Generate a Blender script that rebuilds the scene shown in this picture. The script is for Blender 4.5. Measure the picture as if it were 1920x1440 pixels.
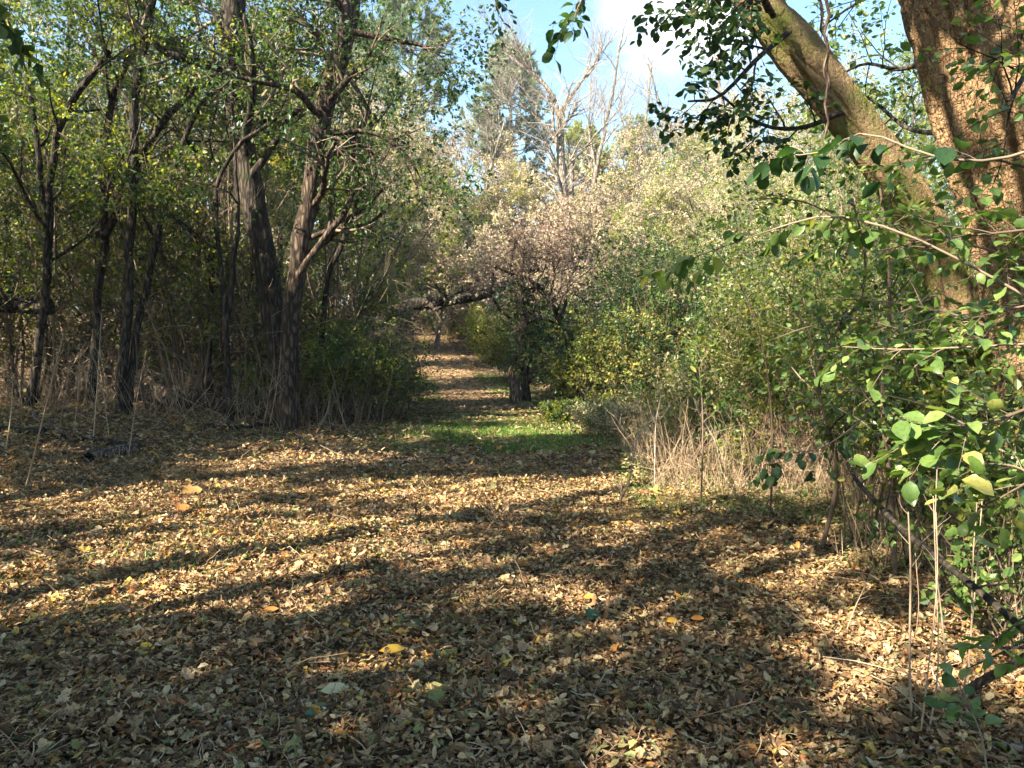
import bpy, math
import numpy as np
from mathutils import Vector

# ------------------------------------------------------------------ scene, camera, sky, sun, exposure
scene = bpy.context.scene
col = scene.collection
for o in list(bpy.data.objects):
    bpy.data.objects.remove(o)

EYE = 1.6
FPX = 1400.0                                   # focal length in pixels of the 1920 px wide photograph
PITCH = math.atan(80 / FPX)                    # camera looks slightly down
cam_d = bpy.data.cameras.new("camera")
cam_d.sensor_width = 36
cam_d.lens = 36 * FPX / 1920
cam_d.clip_start = 0.05
cam_d.clip_end = 1000
cam = bpy.data.objects.new("camera", cam_d)
cam.location = (0, 0, EYE)
cam.rotation_euler = (math.pi / 2 - PITCH, 0, 0)
col.objects.link(cam)
scene.camera = cam

SUN = np.array([-0.64, -0.50, 0.59]); SUN /= np.linalg.norm(SUN)     # towards the sun: left and behind
world = bpy.data.worlds.new("World")
scene.world = world
world.use_nodes = True
wn = world.node_tree; wn.nodes.clear()
w_out = wn.nodes.new("ShaderNodeOutputWorld")
w_bg = wn.nodes.new("ShaderNodeBackground")
w_sky = wn.nodes.new("ShaderNodeTexSky")
w_sky.sky_type = 'NISHITA'
w_sky.sun_disc = False
w_sky.sun_elevation = math.asin(SUN[2])
w_sky.sun_rotation = math.atan2(SUN[0], SUN[1])
w_sky.air_density = 1.0; w_sky.dust_density = 1.2; w_sky.ozone_density = 1.0
w_bg.inputs['Strength'].default_value = 0.07
# thin white cloud drifting over the blue
w_tc = wn.nodes.new("ShaderNodeTexCoord")
w_dot = wn.nodes.new("ShaderNodeVectorMath"); w_dot.operation = 'DOT_PRODUCT'
cdir = Vector((0.235, 0.907, 0.385)).normalized()
w_dot.inputs[1].default_value = cdir
w_ns = wn.nodes.new("ShaderNodeTexNoise"); w_ns.inputs['Scale'].default_value = 5; w_ns.inputs['Detail'].default_value = 6
w_ad = wn.nodes.new("ShaderNodeMath"); w_ad.operation = 'MULTIPLY_ADD'; w_ad.inputs[1].default_value = 0.035
w_mr = wn.nodes.new("ShaderNodeMapRange"); w_mr.interpolation_type = 'SMOOTHSTEP'
w_mr.inputs['From Min'].default_value = 1.0110; w_mr.inputs['From Max'].default_value = 1.023
w_mx = wn.nodes.new("ShaderNodeMix"); w_mx.data_type = 'RGBA'
w_mx.inputs[7].default_value = (6.5, 6.8, 7.2, 1)
L = wn.links.new
L(w_tc.outputs['Generated'], w_dot.inputs[0]); L(w_tc.outputs['Generated'], w_ns.inputs['Vector'])
L(w_ns.outputs['Fac'], w_ad.inputs[0]); L(w_dot.outputs['Value'], w_ad.inputs[2])
L(w_ad.outputs[0], w_mr.inputs['Value']); L(w_mr.outputs[0], w_mx.inputs[0])
w_t = wn.nodes.new("ShaderNodeMix"); w_t.data_type = 'RGBA'; w_t.blend_type = 'MULTIPLY'; w_t.inputs[0].default_value = 1; w_t.inputs[7].default_value = (.78, .97, 1.0, 1)
L(w_sky.outputs[0], w_t.inputs[6]); L(w_t.outputs[2], w_mx.inputs[6]); L(w_mx.outputs[2], w_bg.inputs['Color']); L(w_bg.outputs[0], w_out.inputs['Surface'])

sd = bpy.data.lights.new("sun", 'SUN')
sd.energy = 5.0; sd.angle = math.radians(0.5); sd.color = (1.0, 0.90, 0.72)
so = bpy.data.objects.new("sun", sd)
so.rotation_euler = Vector(-SUN).to_track_quat('-Z', 'Y').to_euler()
so.location = (-20, -10, 30)
col.objects.link(so)

scene.view_settings.view_transform = 'Standard'
scene.view_settings.look = 'None'
scene.view_settings.gamma = 1
scene.view_settings.exposure = 2.55
scene.render.engine = 'CYCLES'
cy = scene.cycles
cy.max_bounces = 5; cy.diffuse_bounces = 3; cy.glossy_bounces = 2; cy.transmission_bounces = 3
cy.transparent_max_bounces = 4
cy.caustics_reflective = False; cy.caustics_refractive = False
cy.sample_clamp_indirect = 4
cy.use_denoising = True
cy.use_adaptive_sampling = True; cy.adaptive_threshold = 0.02

# ------------------------------------------------------------------ numbers
R = np.random.default_rng(11)
_tab = np.random.default_rng(5).random((256, 256))

def vn(x, y):
    x = np.asarray(x, float); y = np.asarray(y, float)
    xi = np.floor(x).astype(int); yi = np.floor(y).astype(int)
    fx = x - xi; fy = y - yi
    fx = fx * fx * (3 - 2 * fx); fy = fy * fy * (3 - 2 * fy)
    a = _tab[xi % 256, yi % 256]; b = _tab[(xi + 1) % 256, yi % 256]
    c = _tab[xi % 256, (yi + 1) % 256]; d = _tab[(xi + 1) % 256, (yi + 1) % 256]
    return (a * (1 - fx) + b * fx) * (1 - fy) + (c * (1 - fx) + d * fx) * fy

def fbm(x, y, o=3):
    s = 0; a = 1; t = 0
    for k in range(o):
        s = s + a * vn(x * 2 ** k + 17 * k, y * 2 ** k + 31 * k); t += a; a *= .5
    return s / t

def sstep(a, b, x):
    t = np.clip((x - a) / (b - a), 0, 1)
    return t * t * (3 - 2 * t)

def G(x, y):
    """height of the ground"""
    x = np.asarray(x, float); y = np.asarray(y, float)
    z = np.interp(y, [-40, 17, 22, 26, 30, 38, 45, 60, 100, 160], [0, 0, .05, .25, .55, 1.25, 2.24, 3.3, 5.5, 8])
    side = sstep(4.0, 8.0, -x) * sstep(7, 11, y)
    z = z + .35 * side
    z = z + .30 * sstep(0.3, 4.5, x - np.interp(y, [0, 14, 22, 28, 45], [3, 1.5, -.2, -1, -3.5])) * sstep(14, 20, y)
    z = z + (fbm(x * .35, y * .35) - .5) * .14 * sstep(2, 10, np.hypot(x, y)) + (fbm(x * 1.7 + 9, y * 1.7, 2) - .5) * .05
    return z

SA, CA = math.sin(PITCH), math.cos(PITCH)
def P(px, py, d):
    """the point at distance d (metres along +Y) seen at pixel px, py of the photograph"""
    dx = (px - 960); dz = (720 - py)
    v = np.array([dx, FPX * CA + dz * SA, -FPX * SA + dz * CA])
    return np.array([0, 0, EYE]) + v * (d / v[1])

def X(px, d):
    return (px - 960) / FPX * d
def gp(px, d):
    x = X(px, d); return np.array([x, d, float(G(x, d))])

def nrm(v):
    return v / np.maximum(np.linalg.norm(v, axis=-1, keepdims=True), 1e-9)

# sun wanted on the ground: crowns are thinned to let these patches through
PATCH = [  # x, y, rx, ry, sun
    (0.35, 7.75, 2.4, 0.70, 1.0), (-2.9, 9.8, 1.3, .45, .6), (-4.6, 7.1, 1.3, .35, .8),
    (0.0, 13.0, 1.1, .5, .9), (0.1, 15.0, 1.0, .5, .85), (-3.0, 28.0, 1.8, 1.6, .85), (-1.5, 21.5, 1.7, 1.1, .8),
    (-0.9, 3.35, .45, .16, .8), (-3.2, 34.0, 1.2, .8, .7), (-1.7, 6.1, .9, .3, .7), (0.25, 4.3, .6, .22, .75), (2.0, 3.7, .5, .3, .5),
    (-2.1, 4.9, .6, .22, .75), (-0.3, 16.9, 1.0, .6, .7), (2.6, 3.1, .6, .32, .9), (3.3, 3.9, .9, .5, .9), (-3.2, 5.5, .9, .28, .55), (-1.1, 5.4, .6, .2, .55), (.9, 5.9, .8, .22, .6), (-1.5, 4.2, .45, .16, .6), (-2.4, 4.1, .4, .15, .55), (1.7, 5.0, .6, .2, .55), (-3.4, 7.9, .7, .25, .6),
]
def sunfrac(x, y):
    n = .5 * fbm(x * 1.1 + 3, y * 2.6 + 7, 3) + .5 * fbm(x * 3.2 + 30, y * 6.0 + 9, 3)
    s = .15 + sstep(.45, .56, n) * .50
    s = s * (1 - .55 * sstep(3.9, 3.2, y))
    s = s * (1 - .10 * sstep(5.6, 5.0, y) * sstep(3.0, 1.0, x))
    dark = sstep(8.4, 8.9, y) * sstep(13.2, 12.4, y) * sstep(-6, -4, x) * sstep(1.9, 1.2, x)
    s = s * (1 - .97 * dark)
    left = sstep(-2.6, -4.5, x) * sstep(8.5, 10, y)
    s = s * (1 - .75 * left)
    right = sstep(1.6, 3.2, x) * sstep(6.7, 7.4, y) * sstep(5.6, 4.6, x - .35 * (y - 8))
    s = np.maximum(s, right * (.70 + .25 * (n > .42)))
    nr = sstep(3.6, 4.6, x)
    s = np.maximum(s, nr * (.22 + .76 * (n > .44)))
    far = sstep(19, 26, y)
    s = np.maximum(s, far * .45)
    for (a, b, rx, ry, v) in PATCH:
        d = np.sqrt(((x - a) / rx) ** 2 + ((y - b) / ry) ** 2) + (n - .5) * .5
        s = np.maximum(s, v * sstep(1.15, .85, d))
    return np.clip(s, 0.01, 1)
def hits(p):
    k = (p[:, 2] - .2) / SUN[2]
    return p[:, 0] - SUN[0] * k, p[:, 1] - SUN[1] * k
def keep_shade(p):
    hx, hy = hits(p)
    s = sunfrac(hx, hy)
    return R.random(len(p)) < np.clip(-np.log(s) / 2.6, 0, 1)
def in_patch(p, g=1.15):
    hx, hy = hits(p)
    m = np.zeros(len(p), bool)
    for (a, b, rx, ry, v) in PATCH:
        if v > .4: m |= np.sqrt(((hx - a) / rx) ** 2 + ((hy - b) / ry) ** 2) < g
    return m
def clear_of_gaps(c, g=1.15):
    """branches whose middle part would hang in a gap cut for a sun patch"""
    K = c.shape[1]; a = sum(in_patch(c[:, k], g).astype(int) for k in (K // 3, K // 2, K - 1))
    return a < 1
def keep_gaps(p):
    hx, hy = hits(p)
    m = np.zeros(len(p))
    for (a, b, rx, ry, v) in PATCH:
        d = np.sqrt(((hx - a) / rx) ** 2 + ((hy - b) / ry) ** 2)
        m = np.maximum(m, (v > .4) * (d < 1.25))
    m = np.maximum(m, .45 * ((hx > 1.8) & (hy > 7) & (hy < 18)))
    return R.random(len(p)) >= m

# ------------------------------------------------------------------ mesh builder
class MB:
    def __init__(s):
        s.v = []; s.f = []; s.r = []; s.n = 0
    def add(s, v, f, r=0.5, m=0, smooth=False):
        v = np.asarray(v, float).reshape(-1, 3)
        f = np.asarray(f, np.int64)
        if len(v) == 0 or len(f) == 0: return
        s.v.append(v); s.f.append((f + s.n, m, smooth))
        s.r.append(np.broadcast_to(np.asarray(r, float), (len(v),))); s.n += len(v)
    def build(s, name, mats, parent=None, origin=None):
        me = bpy.data.meshes.new(name)
        v = np.concatenate(s.v).astype(np.float32)
        if origin is not None: v = v - np.asarray(origin, np.float32)
        lv = np.concatenate([f.ravel() for f, _, _ in s.f]).astype(np.int32)
        tot = np.concatenate([np.full(len(f), f.shape[1]) for f, _, _ in s.f]).astype(np.int32)
        st = np.concatenate([[0], np.cumsum(tot)[:-1]]).astype(np.int32)
        me.vertices.add(len(v)); me.vertices.foreach_set('co', v.ravel())
        me.loops.add(len(lv)); me.loops.foreach_set('vertex_index', lv)
        me.polygons.add(len(tot)); me.polygons.foreach_set('loop_start', st); me.polygons.foreach_set('loop_total', tot)
        me.polygons.foreach_set('material_index', np.concatenate([np.full(len(f), m) for f, m, _ in s.f]).astype(np.int32))
        me.polygons.foreach_set('use_smooth', np.concatenate([np.full(len(f), sm) for f, _, sm in s.f]))
        a = me.attributes.new('rnd', 'FLOAT', 'POINT'); a.data.foreach_set('value', np.concatenate(s.r).astype(np.float32))
        for m in mats: me.materials.append(m)
        me.update(calc_edges=True)
        o = bpy.data.objects.new(name, me)
        col.objects.link(o)
        if parent is not None: o.parent = parent
        elif origin is not None: o.location = origin
        return o

def tag(o, label=None, cat=None, group=None, kind=None):
    if label: o['label'] = label
    if cat: o['category'] = cat
    if group: o['group'] = group
    if kind: o['kind'] = kind
    return o
def empty(name, loc, label, cat, group=None):
    o = bpy.data.objects.new(name, None); o.empty_display_size = .2
    o.location = loc; col.objects.link(o)
    return tag(o, label, cat, group)

def tubes(mb, paths, radii, S=6, m=0, smooth=True, rough=0.0, r=None, cap=False):
    """paths (N,K,3), radii (N,K)"""
    paths = np.asarray(paths, float)
    if paths.ndim == 2: paths = paths[None]
    radii = np.asarray(radii, float)
    if radii.ndim == 1: radii = radii[None]
    N, K, _ = paths.shape
    if N == 0: return
    t = nrm(np.gradient(paths, axis=1))
    ref = np.cross(nrm(paths[:, -1] - paths[:, 0]), R.normal(size=(N, 3)))
    ref = nrm(ref)[:, None, :]
    n = nrm(ref - (ref * t).sum(-1, keepdims=True) * t)
    b = np.cross(t, n)
    a = np.arange(S) * 2 * math.pi / S
    rr = radii[:, :, None] * np.ones(S)
    if rough: rr = rr * (1 + R.normal(size=rr.shape) * rough)
    v = paths[:, :, None, :] + rr[..., None] * (n[:, :, None, :] * np.cos(a)[None, None, :, None] + b[:, :, None, :] * np.sin(a)[None, None, :, None])
    i = np.arange(N)[:, None, None] * K * S; k = np.arange(K - 1)[None, :, None] * S
    s0 = np.arange(S)[None, None, :]; s1 = (s0 + 1) % S
    q = np.stack([i + k + s0, i + k + s1, i + k + S + s1, i + k + S + s0], -1).reshape(-1, 4)
    rv = R.random(N) if r is None else np.broadcast_to(r, (N,))
    mb.add(v, q, np.repeat(rv, K * S), m, smooth)
    if cap:
        for kk in (0, K - 1):
            c = np.stack([np.arange(N)[:, None] * S + np.arange(S)[None, :]], 0)[0]
            mb.add(v[:, kk].reshape(-1, 3), c, .5, m, False)

def walk(start, d, length, K=6, wander=.15, bend=(0, 0, 0)):
    N = len(start); p = np.array(start, float); d = nrm(np.array(d, float))
    out = [p.copy()]
    step = (np.asarray(length) / (K - 1)).reshape(-1, 1) * np.ones((N, 1))
    bend = np.asarray(bend, float)
    for k in range(K - 1):
        d = nrm(d + R.normal(size=(N, 3)) * wander + bend)
        p = p + d * step; out.append(p.copy())
    return np.stack(out, 1)

def along(paths, idx, t):
    K = paths.shape[1]
    u = t * (K - 1); k = np.clip(u.astype(int), 0, K - 2); f = (u - k)[:, None]
    a = paths[idx, k]; b = paths[idx, k + 1]
    return a * (1 - f) + b * f, nrm(b - a)

def children(paths, radii, n, t0, t1, lens, ang, K, wander, bend, rr=.55, rmin=.002, even=True):
    N = len(paths)
    idx = np.repeat(np.arange(N), n)
    t = np.tile((np.arange(n) + .5) / n, N) + R.uniform(-.5, .5, N * n) / n if even else R.random(N * n)
    t = t0 + (t1 - t0) * np.clip(t, 0, 1)
    pos, tan = along(paths, idx, t)
    ra, _ = along(np.repeat(radii[:, :, None], 3, 2), idx, t); ra = ra[:, 0]
    q = nrm(np.cross(tan, R.normal(size=tan.shape)))
    a = np.radians(R.uniform(ang[0], ang[1], len(idx)))[:, None]
    d = np.cos(a) * tan + np.sin(a) * q
    ln = lens[0] * (lens[1] + (1 - lens[1]) * (1 - t)) * R.uniform(.65, 1.25, len(idx))
    c = walk(pos, d, ln, K, wander, bend)
    r0 = np.maximum(ra * rr, rmin)
    rad = r0[:, None] * np.linspace(1, .35, K)[None]
    return c, rad

# leaf outlines: x along the leaf (0..1), y across, z up
def _oval(rows=(.0, .22, .5, .78, 1.0), wid=(0, .36, .5, .36, 0)):
    v = [(0, 0, 0)]; f = []
    for x, w in zip(rows[1:-1], wid[1:-1]):
        v += [(x, w, .12 * w * 2), (x, 0, 0), (x, -w, .12 * w * 2)]
    v.append((1, 0, 0)); n = len(rows) - 2
    tris = [(0, 2, 1), (0, 3, 2)]
    e = 1 + 3 * (n - 1); tris += [(e, e + 1, len(v) - 1), (e + 1, e + 2, len(v) - 1)]
    for k in range(n - 1):
        a = 1 + 3 * k
        f += [(a, a + 1, a + 4, a + 3), (a + 1, a + 2, a + 5, a + 4)]
    return np.array(v, float), [np.array(tris), np.array(f)] if f else [np.array(tris)]
def _lobed():
    pts = [(0, 0), (.12, .30), (.02, .48), (.30, .40), (.42, .62), (.55, .30), (.78, .30), (1, 0)]
    o = pts + [(x, -y) for x, y in pts[-2:0:-1]]
    v = [(.42, 0, -.05)] + [(x, y, .05 + .1 * abs(y)) for x, y in o]
    n = len(o)
    return np.array(v, float), [np.array([(0, 1 + i, 1 + (i + 1) % n) for i in range(n)])[:, ::-1]]
QUAD = (np.array([(0, 0, 0), (.45, -.5, .08), (1, 0, 0), (.45, .5, .08)], float), [np.array([(0, 1, 2, 3)])])
OVAL = _oval()
OVAL3 = _oval((0, .35, .7, 1), (0, .46, .42, 0))
LANCE = _oval((0, .3, .65, 1), (0, .3, .28, 0))
LOBED = _lobed()
NEEDLE = (np.array([(0, -.04, 0), (1, 0, 0), (0, .04, 0)], float), [np.array([(0, 1, 2)])])

def leaves(mb, pos, xd, nd, size, tpl=QUAD, width=.6, curl=0, crumple=0, r=None, m=0, smooth=False):
    N = len(pos)
    if N == 0: return
    x = nrm(xd); z = nrm(nd - (nd * x).sum(-1, keepdims=True) * x); y = np.cross(z, x)
    T, F = tpl
    size = np.broadcast_to(size, (N,))[:, None, None]
    tx = T[None, :, 0:1] * np.ones((N, 1, 1)); ty = T[None, :, 1:2] * np.broadcast_to(width, (N,))[:, None, None]
    tz = T[None, :, 2:3] * np.ones((N, 1, 1))
    curl = np.broadcast_to(curl, (N,))[:, None, None]
    tz = tz + curl * (tx - .4) ** 2
    if crumple is not 0 and np.any(crumple): tz = tz + R.normal(size=tz.shape) * np.broadcast_to(crumple, (N,))[:, None, None]
    v = pos[:, None, :] + size * (tx * x[:, None] + ty * y[:, None] + tz * z[:, None])
    V = len(T); rv = R.random(N) if r is None else r
    off = (np.arange(N) * V)[:, None, None]
    base = mb.n; first = True
    for f in F:
        ff = (off + f[None]).reshape(-1, f.shape[1])
        if first:
            mb.add(v, ff, np.repeat(rv, V), m, smooth); first = False
        else:
            mb.f.append((ff + base, m, smooth))

# ------------------------------------------------------------------ materials
def newmat(name):
    m = bpy.data.materials.new(name); m.use_nodes = True
    nt = m.node_tree; nt.nodes.clear()
    out = nt.nodes.new("ShaderNodeOutputMaterial")
    return m, nt, out
def ramp(nt, cols):
    r = nt.nodes.new("ShaderNodeValToRGB"); e = r.color_ramp.elements
    while len(e) > 1: e.remove(e[-1])
    e[0].position = cols[0][0]; e[0].color = (*cols[0][1], 1)
    for p, c in cols[1:]:
        k = e.new(p); k.color = (*c, 1)
    return r
def leaf_mat(name, cols, trans=.4, rough=.5, spec=.35, tint=(1.25, 1.35, .6), spots=None):
    m, nt, out = newmat(name)
    at = nt.nodes.new("ShaderNodeAttribute"); at.attribute_name = 'rnd'
    rp = ramp(nt, cols)
    nt.links.new(at.outputs['Fac'], rp.inputs[0])
    geo = nt.nodes.new("ShaderNodeTexCoord")
    ns = nt.nodes.new("ShaderNodeTexNoise"); ns.inputs['Scale'].default_value = 1.3; ns.inputs['Detail'].default_value = 2
    hv = nt.nodes.new("ShaderNodeHueSaturation")
    mr = nt.nodes.new("ShaderNodeMapRange"); mr.inputs['To Min'].default_value = .65; mr.inputs['To Max'].default_value = 1.4
    nt.links.new(geo.outputs['Object'], ns.inputs['Vector']); nt.links.new(ns.outputs['Fac'], mr.inputs['Value'])
    nt.links.new(mr.outputs[0], hv.inputs['Value']); nt.links.new(rp.outputs[0], hv.inputs['Color'])
    colo = hv.outputs[0]
    if spots:
        n2 = nt.nodes.new("ShaderNodeTexNoise"); n2.inputs['Scale'].default_value = 75; n2.inputs['Detail'].default_value = 4; n2.inputs['Roughness'].default_value = .65
        nt.links.new(geo.outputs['Object'], n2.inputs['Vector'])
        r2 = ramp(nt, [(.30, (.62, .62, .55)), (.5, (1, 1, 1)), (.60, (1.12, 1.1, .95)), (.66, (1.0, .9, .7)), (.70, spots)]); nt.links.new(n2.outputs['Fac'], r2.inputs[0])
        m2 = nt.nodes.new("ShaderNodeMix"); m2.data_type = 'RGBA'; m2.blend_type = 'MULTIPLY'; m2.inputs[0].default_value = 1
        nt.links.new(hv.outputs[0], m2.inputs[6]); nt.links.new(r2.outputs[0], m2.inputs[7]); colo = m2.outputs[2]
    bs = nt.nodes.new("ShaderNodeBsdfPrincipled")
    bs.inputs['Roughness'].default_value = rough; bs.inputs['Specular IOR Level'].default_value = spec
    nt.links.new(colo, bs.inputs['Base Color'])
    tr = nt.nodes.new("ShaderNodeBsdfTranslucent")
    mt = nt.nodes.new("ShaderNodeMix"); mt.data_type = 'RGBA'; mt.blend_type = 'MULTIPLY'; mt.inputs[0].default_value = 1
    mt.inputs[7].default_value = (*tint, 1)
    nt.links.new(colo, mt.inputs[6]); nt.links.new(mt.outputs[2], tr.inputs['Color'])
    mx = nt.nodes.new("ShaderNodeMixShader"); mx.inputs[0].default_value = trans
    nt.links.new(bs.outputs[0], mx.inputs[1]); nt.links.new(tr.outputs[0], mx.inputs[2]); nt.links.new(mx.outputs[0], out.inputs['Surface'])
    return m
def bark_mat(name, c0, c1, moss=None, scale=(9, 9, 2.2), bump=.6, dist=.03, mossat=(.64, .82)):
    m, nt, out = newmat(name)
    tc = nt.nodes.new("ShaderNodeTexCoord"); mp = nt.nodes.new("ShaderNodeMapping"); mp.inputs['Scale'].default_value = scale
    ns = nt.nodes.new("ShaderNodeTexNoise"); ns.inputs['Scale'].default_value = 2.2; ns.inputs['Detail'].default_value = 8; ns.inputs['Roughness'].default_value = .65
    vo = nt.nodes.new("ShaderNodeTexVoronoi"); vo.feature = 'DISTANCE_TO_EDGE'; vo.inputs['Scale'].default_value = 2.6
    l = nt.links.new
    dsp = nt.nodes.new("ShaderNodeMix"); dsp.data_type = 'RGBA'; dsp.inputs[0].default_value = .35
    l(tc.outputs['Object'], mp.inputs[0]); l(mp.outputs[0], ns.inputs['Vector']); l(mp.outputs[0], dsp.inputs[6]); l(ns.outputs['Color'], dsp.inputs[7])
    l(dsp.outputs[2], vo.inputs['Vector'])
    sm = nt.nodes.new("ShaderNodeMapRange"); sm.inputs['From Max'].default_value = .28
    l(vo.outputs['Distance'], sm.inputs['Value'])
    mul = nt.nodes.new("ShaderNodeMath"); mul.operation = 'MULTIPLY'
    l(sm.outputs[0], mul.inputs[0]); l(ns.outputs['Fac'], mul.inputs[1])
    rp = ramp(nt, [(0, tuple(x * .45 for x in c0)), (.25, c0), (.62, c1)])
    l(mul.outputs[0], rp.inputs[0])
    colr = rp.outputs[0]
    if moss:
        n2 = nt.nodes.new("ShaderNodeTexNoise"); n2.inputs['Scale'].default_value = 2.6; n2.inputs['Detail'].default_value = 5
        l(tc.outputs['Object'], n2.inputs['Vector'])
        r2 = ramp(nt, [(mossat[0], (0, 0, 0)), (mossat[1], (1, 1, 1))]); l(n2.outputs['Fac'], r2.inputs[0])
        mx = nt.nodes.new("ShaderNodeMix"); mx.data_type = 'RGBA'; mx.inputs[7].default_value = (*moss, 1)
        l(r2.outputs[0], mx.inputs[0]); l(colr, mx.inputs[6]); colr = mx.outputs[2]
    bs = nt.nodes.new("ShaderNodeBsdfPrincipled"); bs.inputs['Roughness'].default_value = .9; bs.inputs['Specular IOR Level'].default_value = .15
    l(colr, bs.inputs['Base Color'])
    bp = nt.nodes.new("ShaderNodeBump"); bp.inputs['Strength'].default_value = bump; bp.inputs['Distance'].default_value = dist
    l(mul.outputs[0], bp.inputs['Height']); l(bp.outputs[0], bs.inputs['Normal']); l(bs.outputs[0], out.inputs['Surface'])
    return m
def soil_mat(name, cols, scale=3):
    m, nt, out = newmat(name); l = nt.links.new
    tc = nt.nodes.new("ShaderNodeTexCoord")
    n1 = nt.nodes.new("ShaderNodeTexNoise"); n1.inputs['Scale'].default_value = scale; n1.inputs['Detail'].default_value = 8; n1.inputs['Roughness'].default_value = .7
    v = nt.nodes.new("ShaderNodeTexVoronoi"); v.inputs['Scale'].default_value = 22
    l(tc.outputs['Object'], n1.inputs['Vector']); l(tc.outputs['Object'], v.inputs['Vector'])
    mx = nt.nodes.new("ShaderNodeMix"); mx.data_type = 'RGBA'; mx.inputs[0].default_value = .5
    l(n1.outputs['Fac'], mx.inputs[6]); l(v.outputs['Color'], mx.inputs[7])
    rp = ramp(nt, cols); l(mx.outputs[2], rp.inputs[0])
    bs = nt.nodes.new("ShaderNodeBsdfPrincipled"); bs.inputs['Roughness'].default_value = .95; bs.inputs['Specular IOR Level'].default_value = .1
    l(rp.outputs[0], bs.inputs['Base Color'])
    bp = nt.nodes.new("ShaderNodeBump"); bp.inputs['Strength'].default_value = .7; bp.inputs['Distance'].default_value = .03
    l(v.outputs['Distance'], bp.inputs['Height']); l(bp.outputs[0], bs.inputs['Normal']); l(bs.outputs[0], out.inputs['Surface'])
    return m

M = {}
M['green'] = leaf_mat("green_leaf", [(0, (.020, .050, .012)), (.5, (.055, .095, .020)), (.85, (.11, .15, .035)), (1, (.22, .21, .06))], .42)
M['deep'] = leaf_mat("deep_green_leaf", [(0, (.014, .040, .016)), (.6, (.030, .070, .022)), (1, (.07, .115, .03))], .42, .45, .4, spots=(.9, .6, .4))
M['lime'] = leaf_mat("yellow_green_leaf", [(0, (.07, .11, .018)), (.5, (.15, .19, .030)), (1, (.30, .27, .06))], .55, tint=(1.4, 1.4, .5))
M['near'] = leaf_mat("near_green_leaf", [(0, (.050, .095, .024)), (.5, (.10, .165, .040)), (.9, (.17, .235, .070)), (1, (.30, .28, .08))], .42, .40, .45, spots=(.9, .45, .3))
M['tan'] = leaf_mat("pale_tan_leaf", [(0, (.22, .18, .10)), (.5, (.37, .325, .195)), (.8, (.45, .41, .25)), (1, (.32, .34, .14))], .3, .8, .1, (1.1, 1.0, .9))
M['pinktan'] = leaf_mat("dull_pink_tan_leaf", [(0, (.18, .135, .10)), (.5, (.32, .255, .19)), (1, (.42, .35, .25))], .3, .8, .1, (1.1, 1, .8))
M['brown'] = leaf_mat("dry_brown_leaf", [(0, (.13, .085, .065)), (.6, (.26, .18, .145)), (1, (.38, .29, .23))], .3, .8, .1, (1.2, 1, .8))
M['ygold'] = leaf_mat("gold_green_leaf", [(0, (.10, .13, .03)), (.5, (.25, .24, .06)), (1, (.42, .32, .09))], .45)
M['mixed'] = leaf_mat("mixed_ground_cover_leaf", [(0, (.20, .13, .07)), (.35, (.38, .28, .15)), (.6, (.36, .34, .14)), (.8, (.15, .20, .05)), (1, (.09, .15, .04))], .35)
M['needle'] = leaf_mat("pine_needle", [(0, (.05, .10, .06)), (.6, (.12, .18, .10)), (1, (.30, .31, .17))], .2, .6, .2)
M['needle2'] = leaf_mat("yellow_pine_needle", [(0, (.12, .17, .05)), (.6, (.24, .28, .08)), (1, (.36, .34, .12))], .25, .6, .2)
LC = [(0, (0.062, 0.035, 0.018)), (.20, (0.141, 0.081, 0.041)), (.40, (0.245, 0.153, 0.081)), (.60, (0.361, 0.242, 0.133)), (.76, (0.470, 0.356, 0.215)), (.83, (0.251, 0.217, 0.095)), (.88, (0.146, 0.166, 0.064)), (.915, (0.292, 0.103, 0.047)), (.945, (0.439, 0.196, 0.041)), (.975, (0.062, 0.114, 0.052)), (1, (0.501, 0.340, 0.084))]
M['litter'] = leaf_mat("fallen_leaf", LC, .18, .65, .25, (1.2, 1.0, .7), spots=(.55, .45, .4))
M['litter_far'] = leaf_mat("fallen_leaf_worn", [(0, (.06, .04, .022)), (.4, (.17, .11, .06)), (.8, (.30, .21, .12)), (1, (.2, .2, .08))], .12, .8, .1, (1.2, 1, .7))
M['grass'] = leaf_mat("grass_blade", [(0, (.05, .11, .018)), (.6, (.10, .20, .03)), (1, (.25, .27, .08))], .4)
M['stalk'] = leaf_mat("dry_stalk", [(0, (.16, .10, .065)), (.5, (.32, .22, .14)), (1, (.47, .37, .25))], 0.05, .7, .2)
M['stem'] = leaf_mat("brown_stem", [(0, (.13, .085, .055)), (.5, (.22, .15, .10)), (1, (.33, .24, .165))], 0.0, .75, .2)
M['twig'] = leaf_mat("twig_bark", [(0, (.05, .035, .025)), (.6, (.12, .085, .06)), (1, (.24, .18, .13))], 0.0, .8, .2)
M['paletwig'] = leaf_mat("pale_twig", [(0, (.15, .12, .10)), (1, (.36, .31, .26))], 0.0, .8, .2)
M['dark'] = bark_mat("dark_bark", (.028, .022, .017), (.085, .066, .048), (.035, .055, .018))
M['red'] = bark_mat("reddish_grey_bark", (.04, .028, .020), (.125, .09, .065), (.045, .07, .025))
M['big'] = bark_mat("furrowed_tan_bark", (.20, .125, .062), (.37, .25, .13), (.20, .20, .04), (15, 15, 5), .8, .018, (.60, .74))
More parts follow.
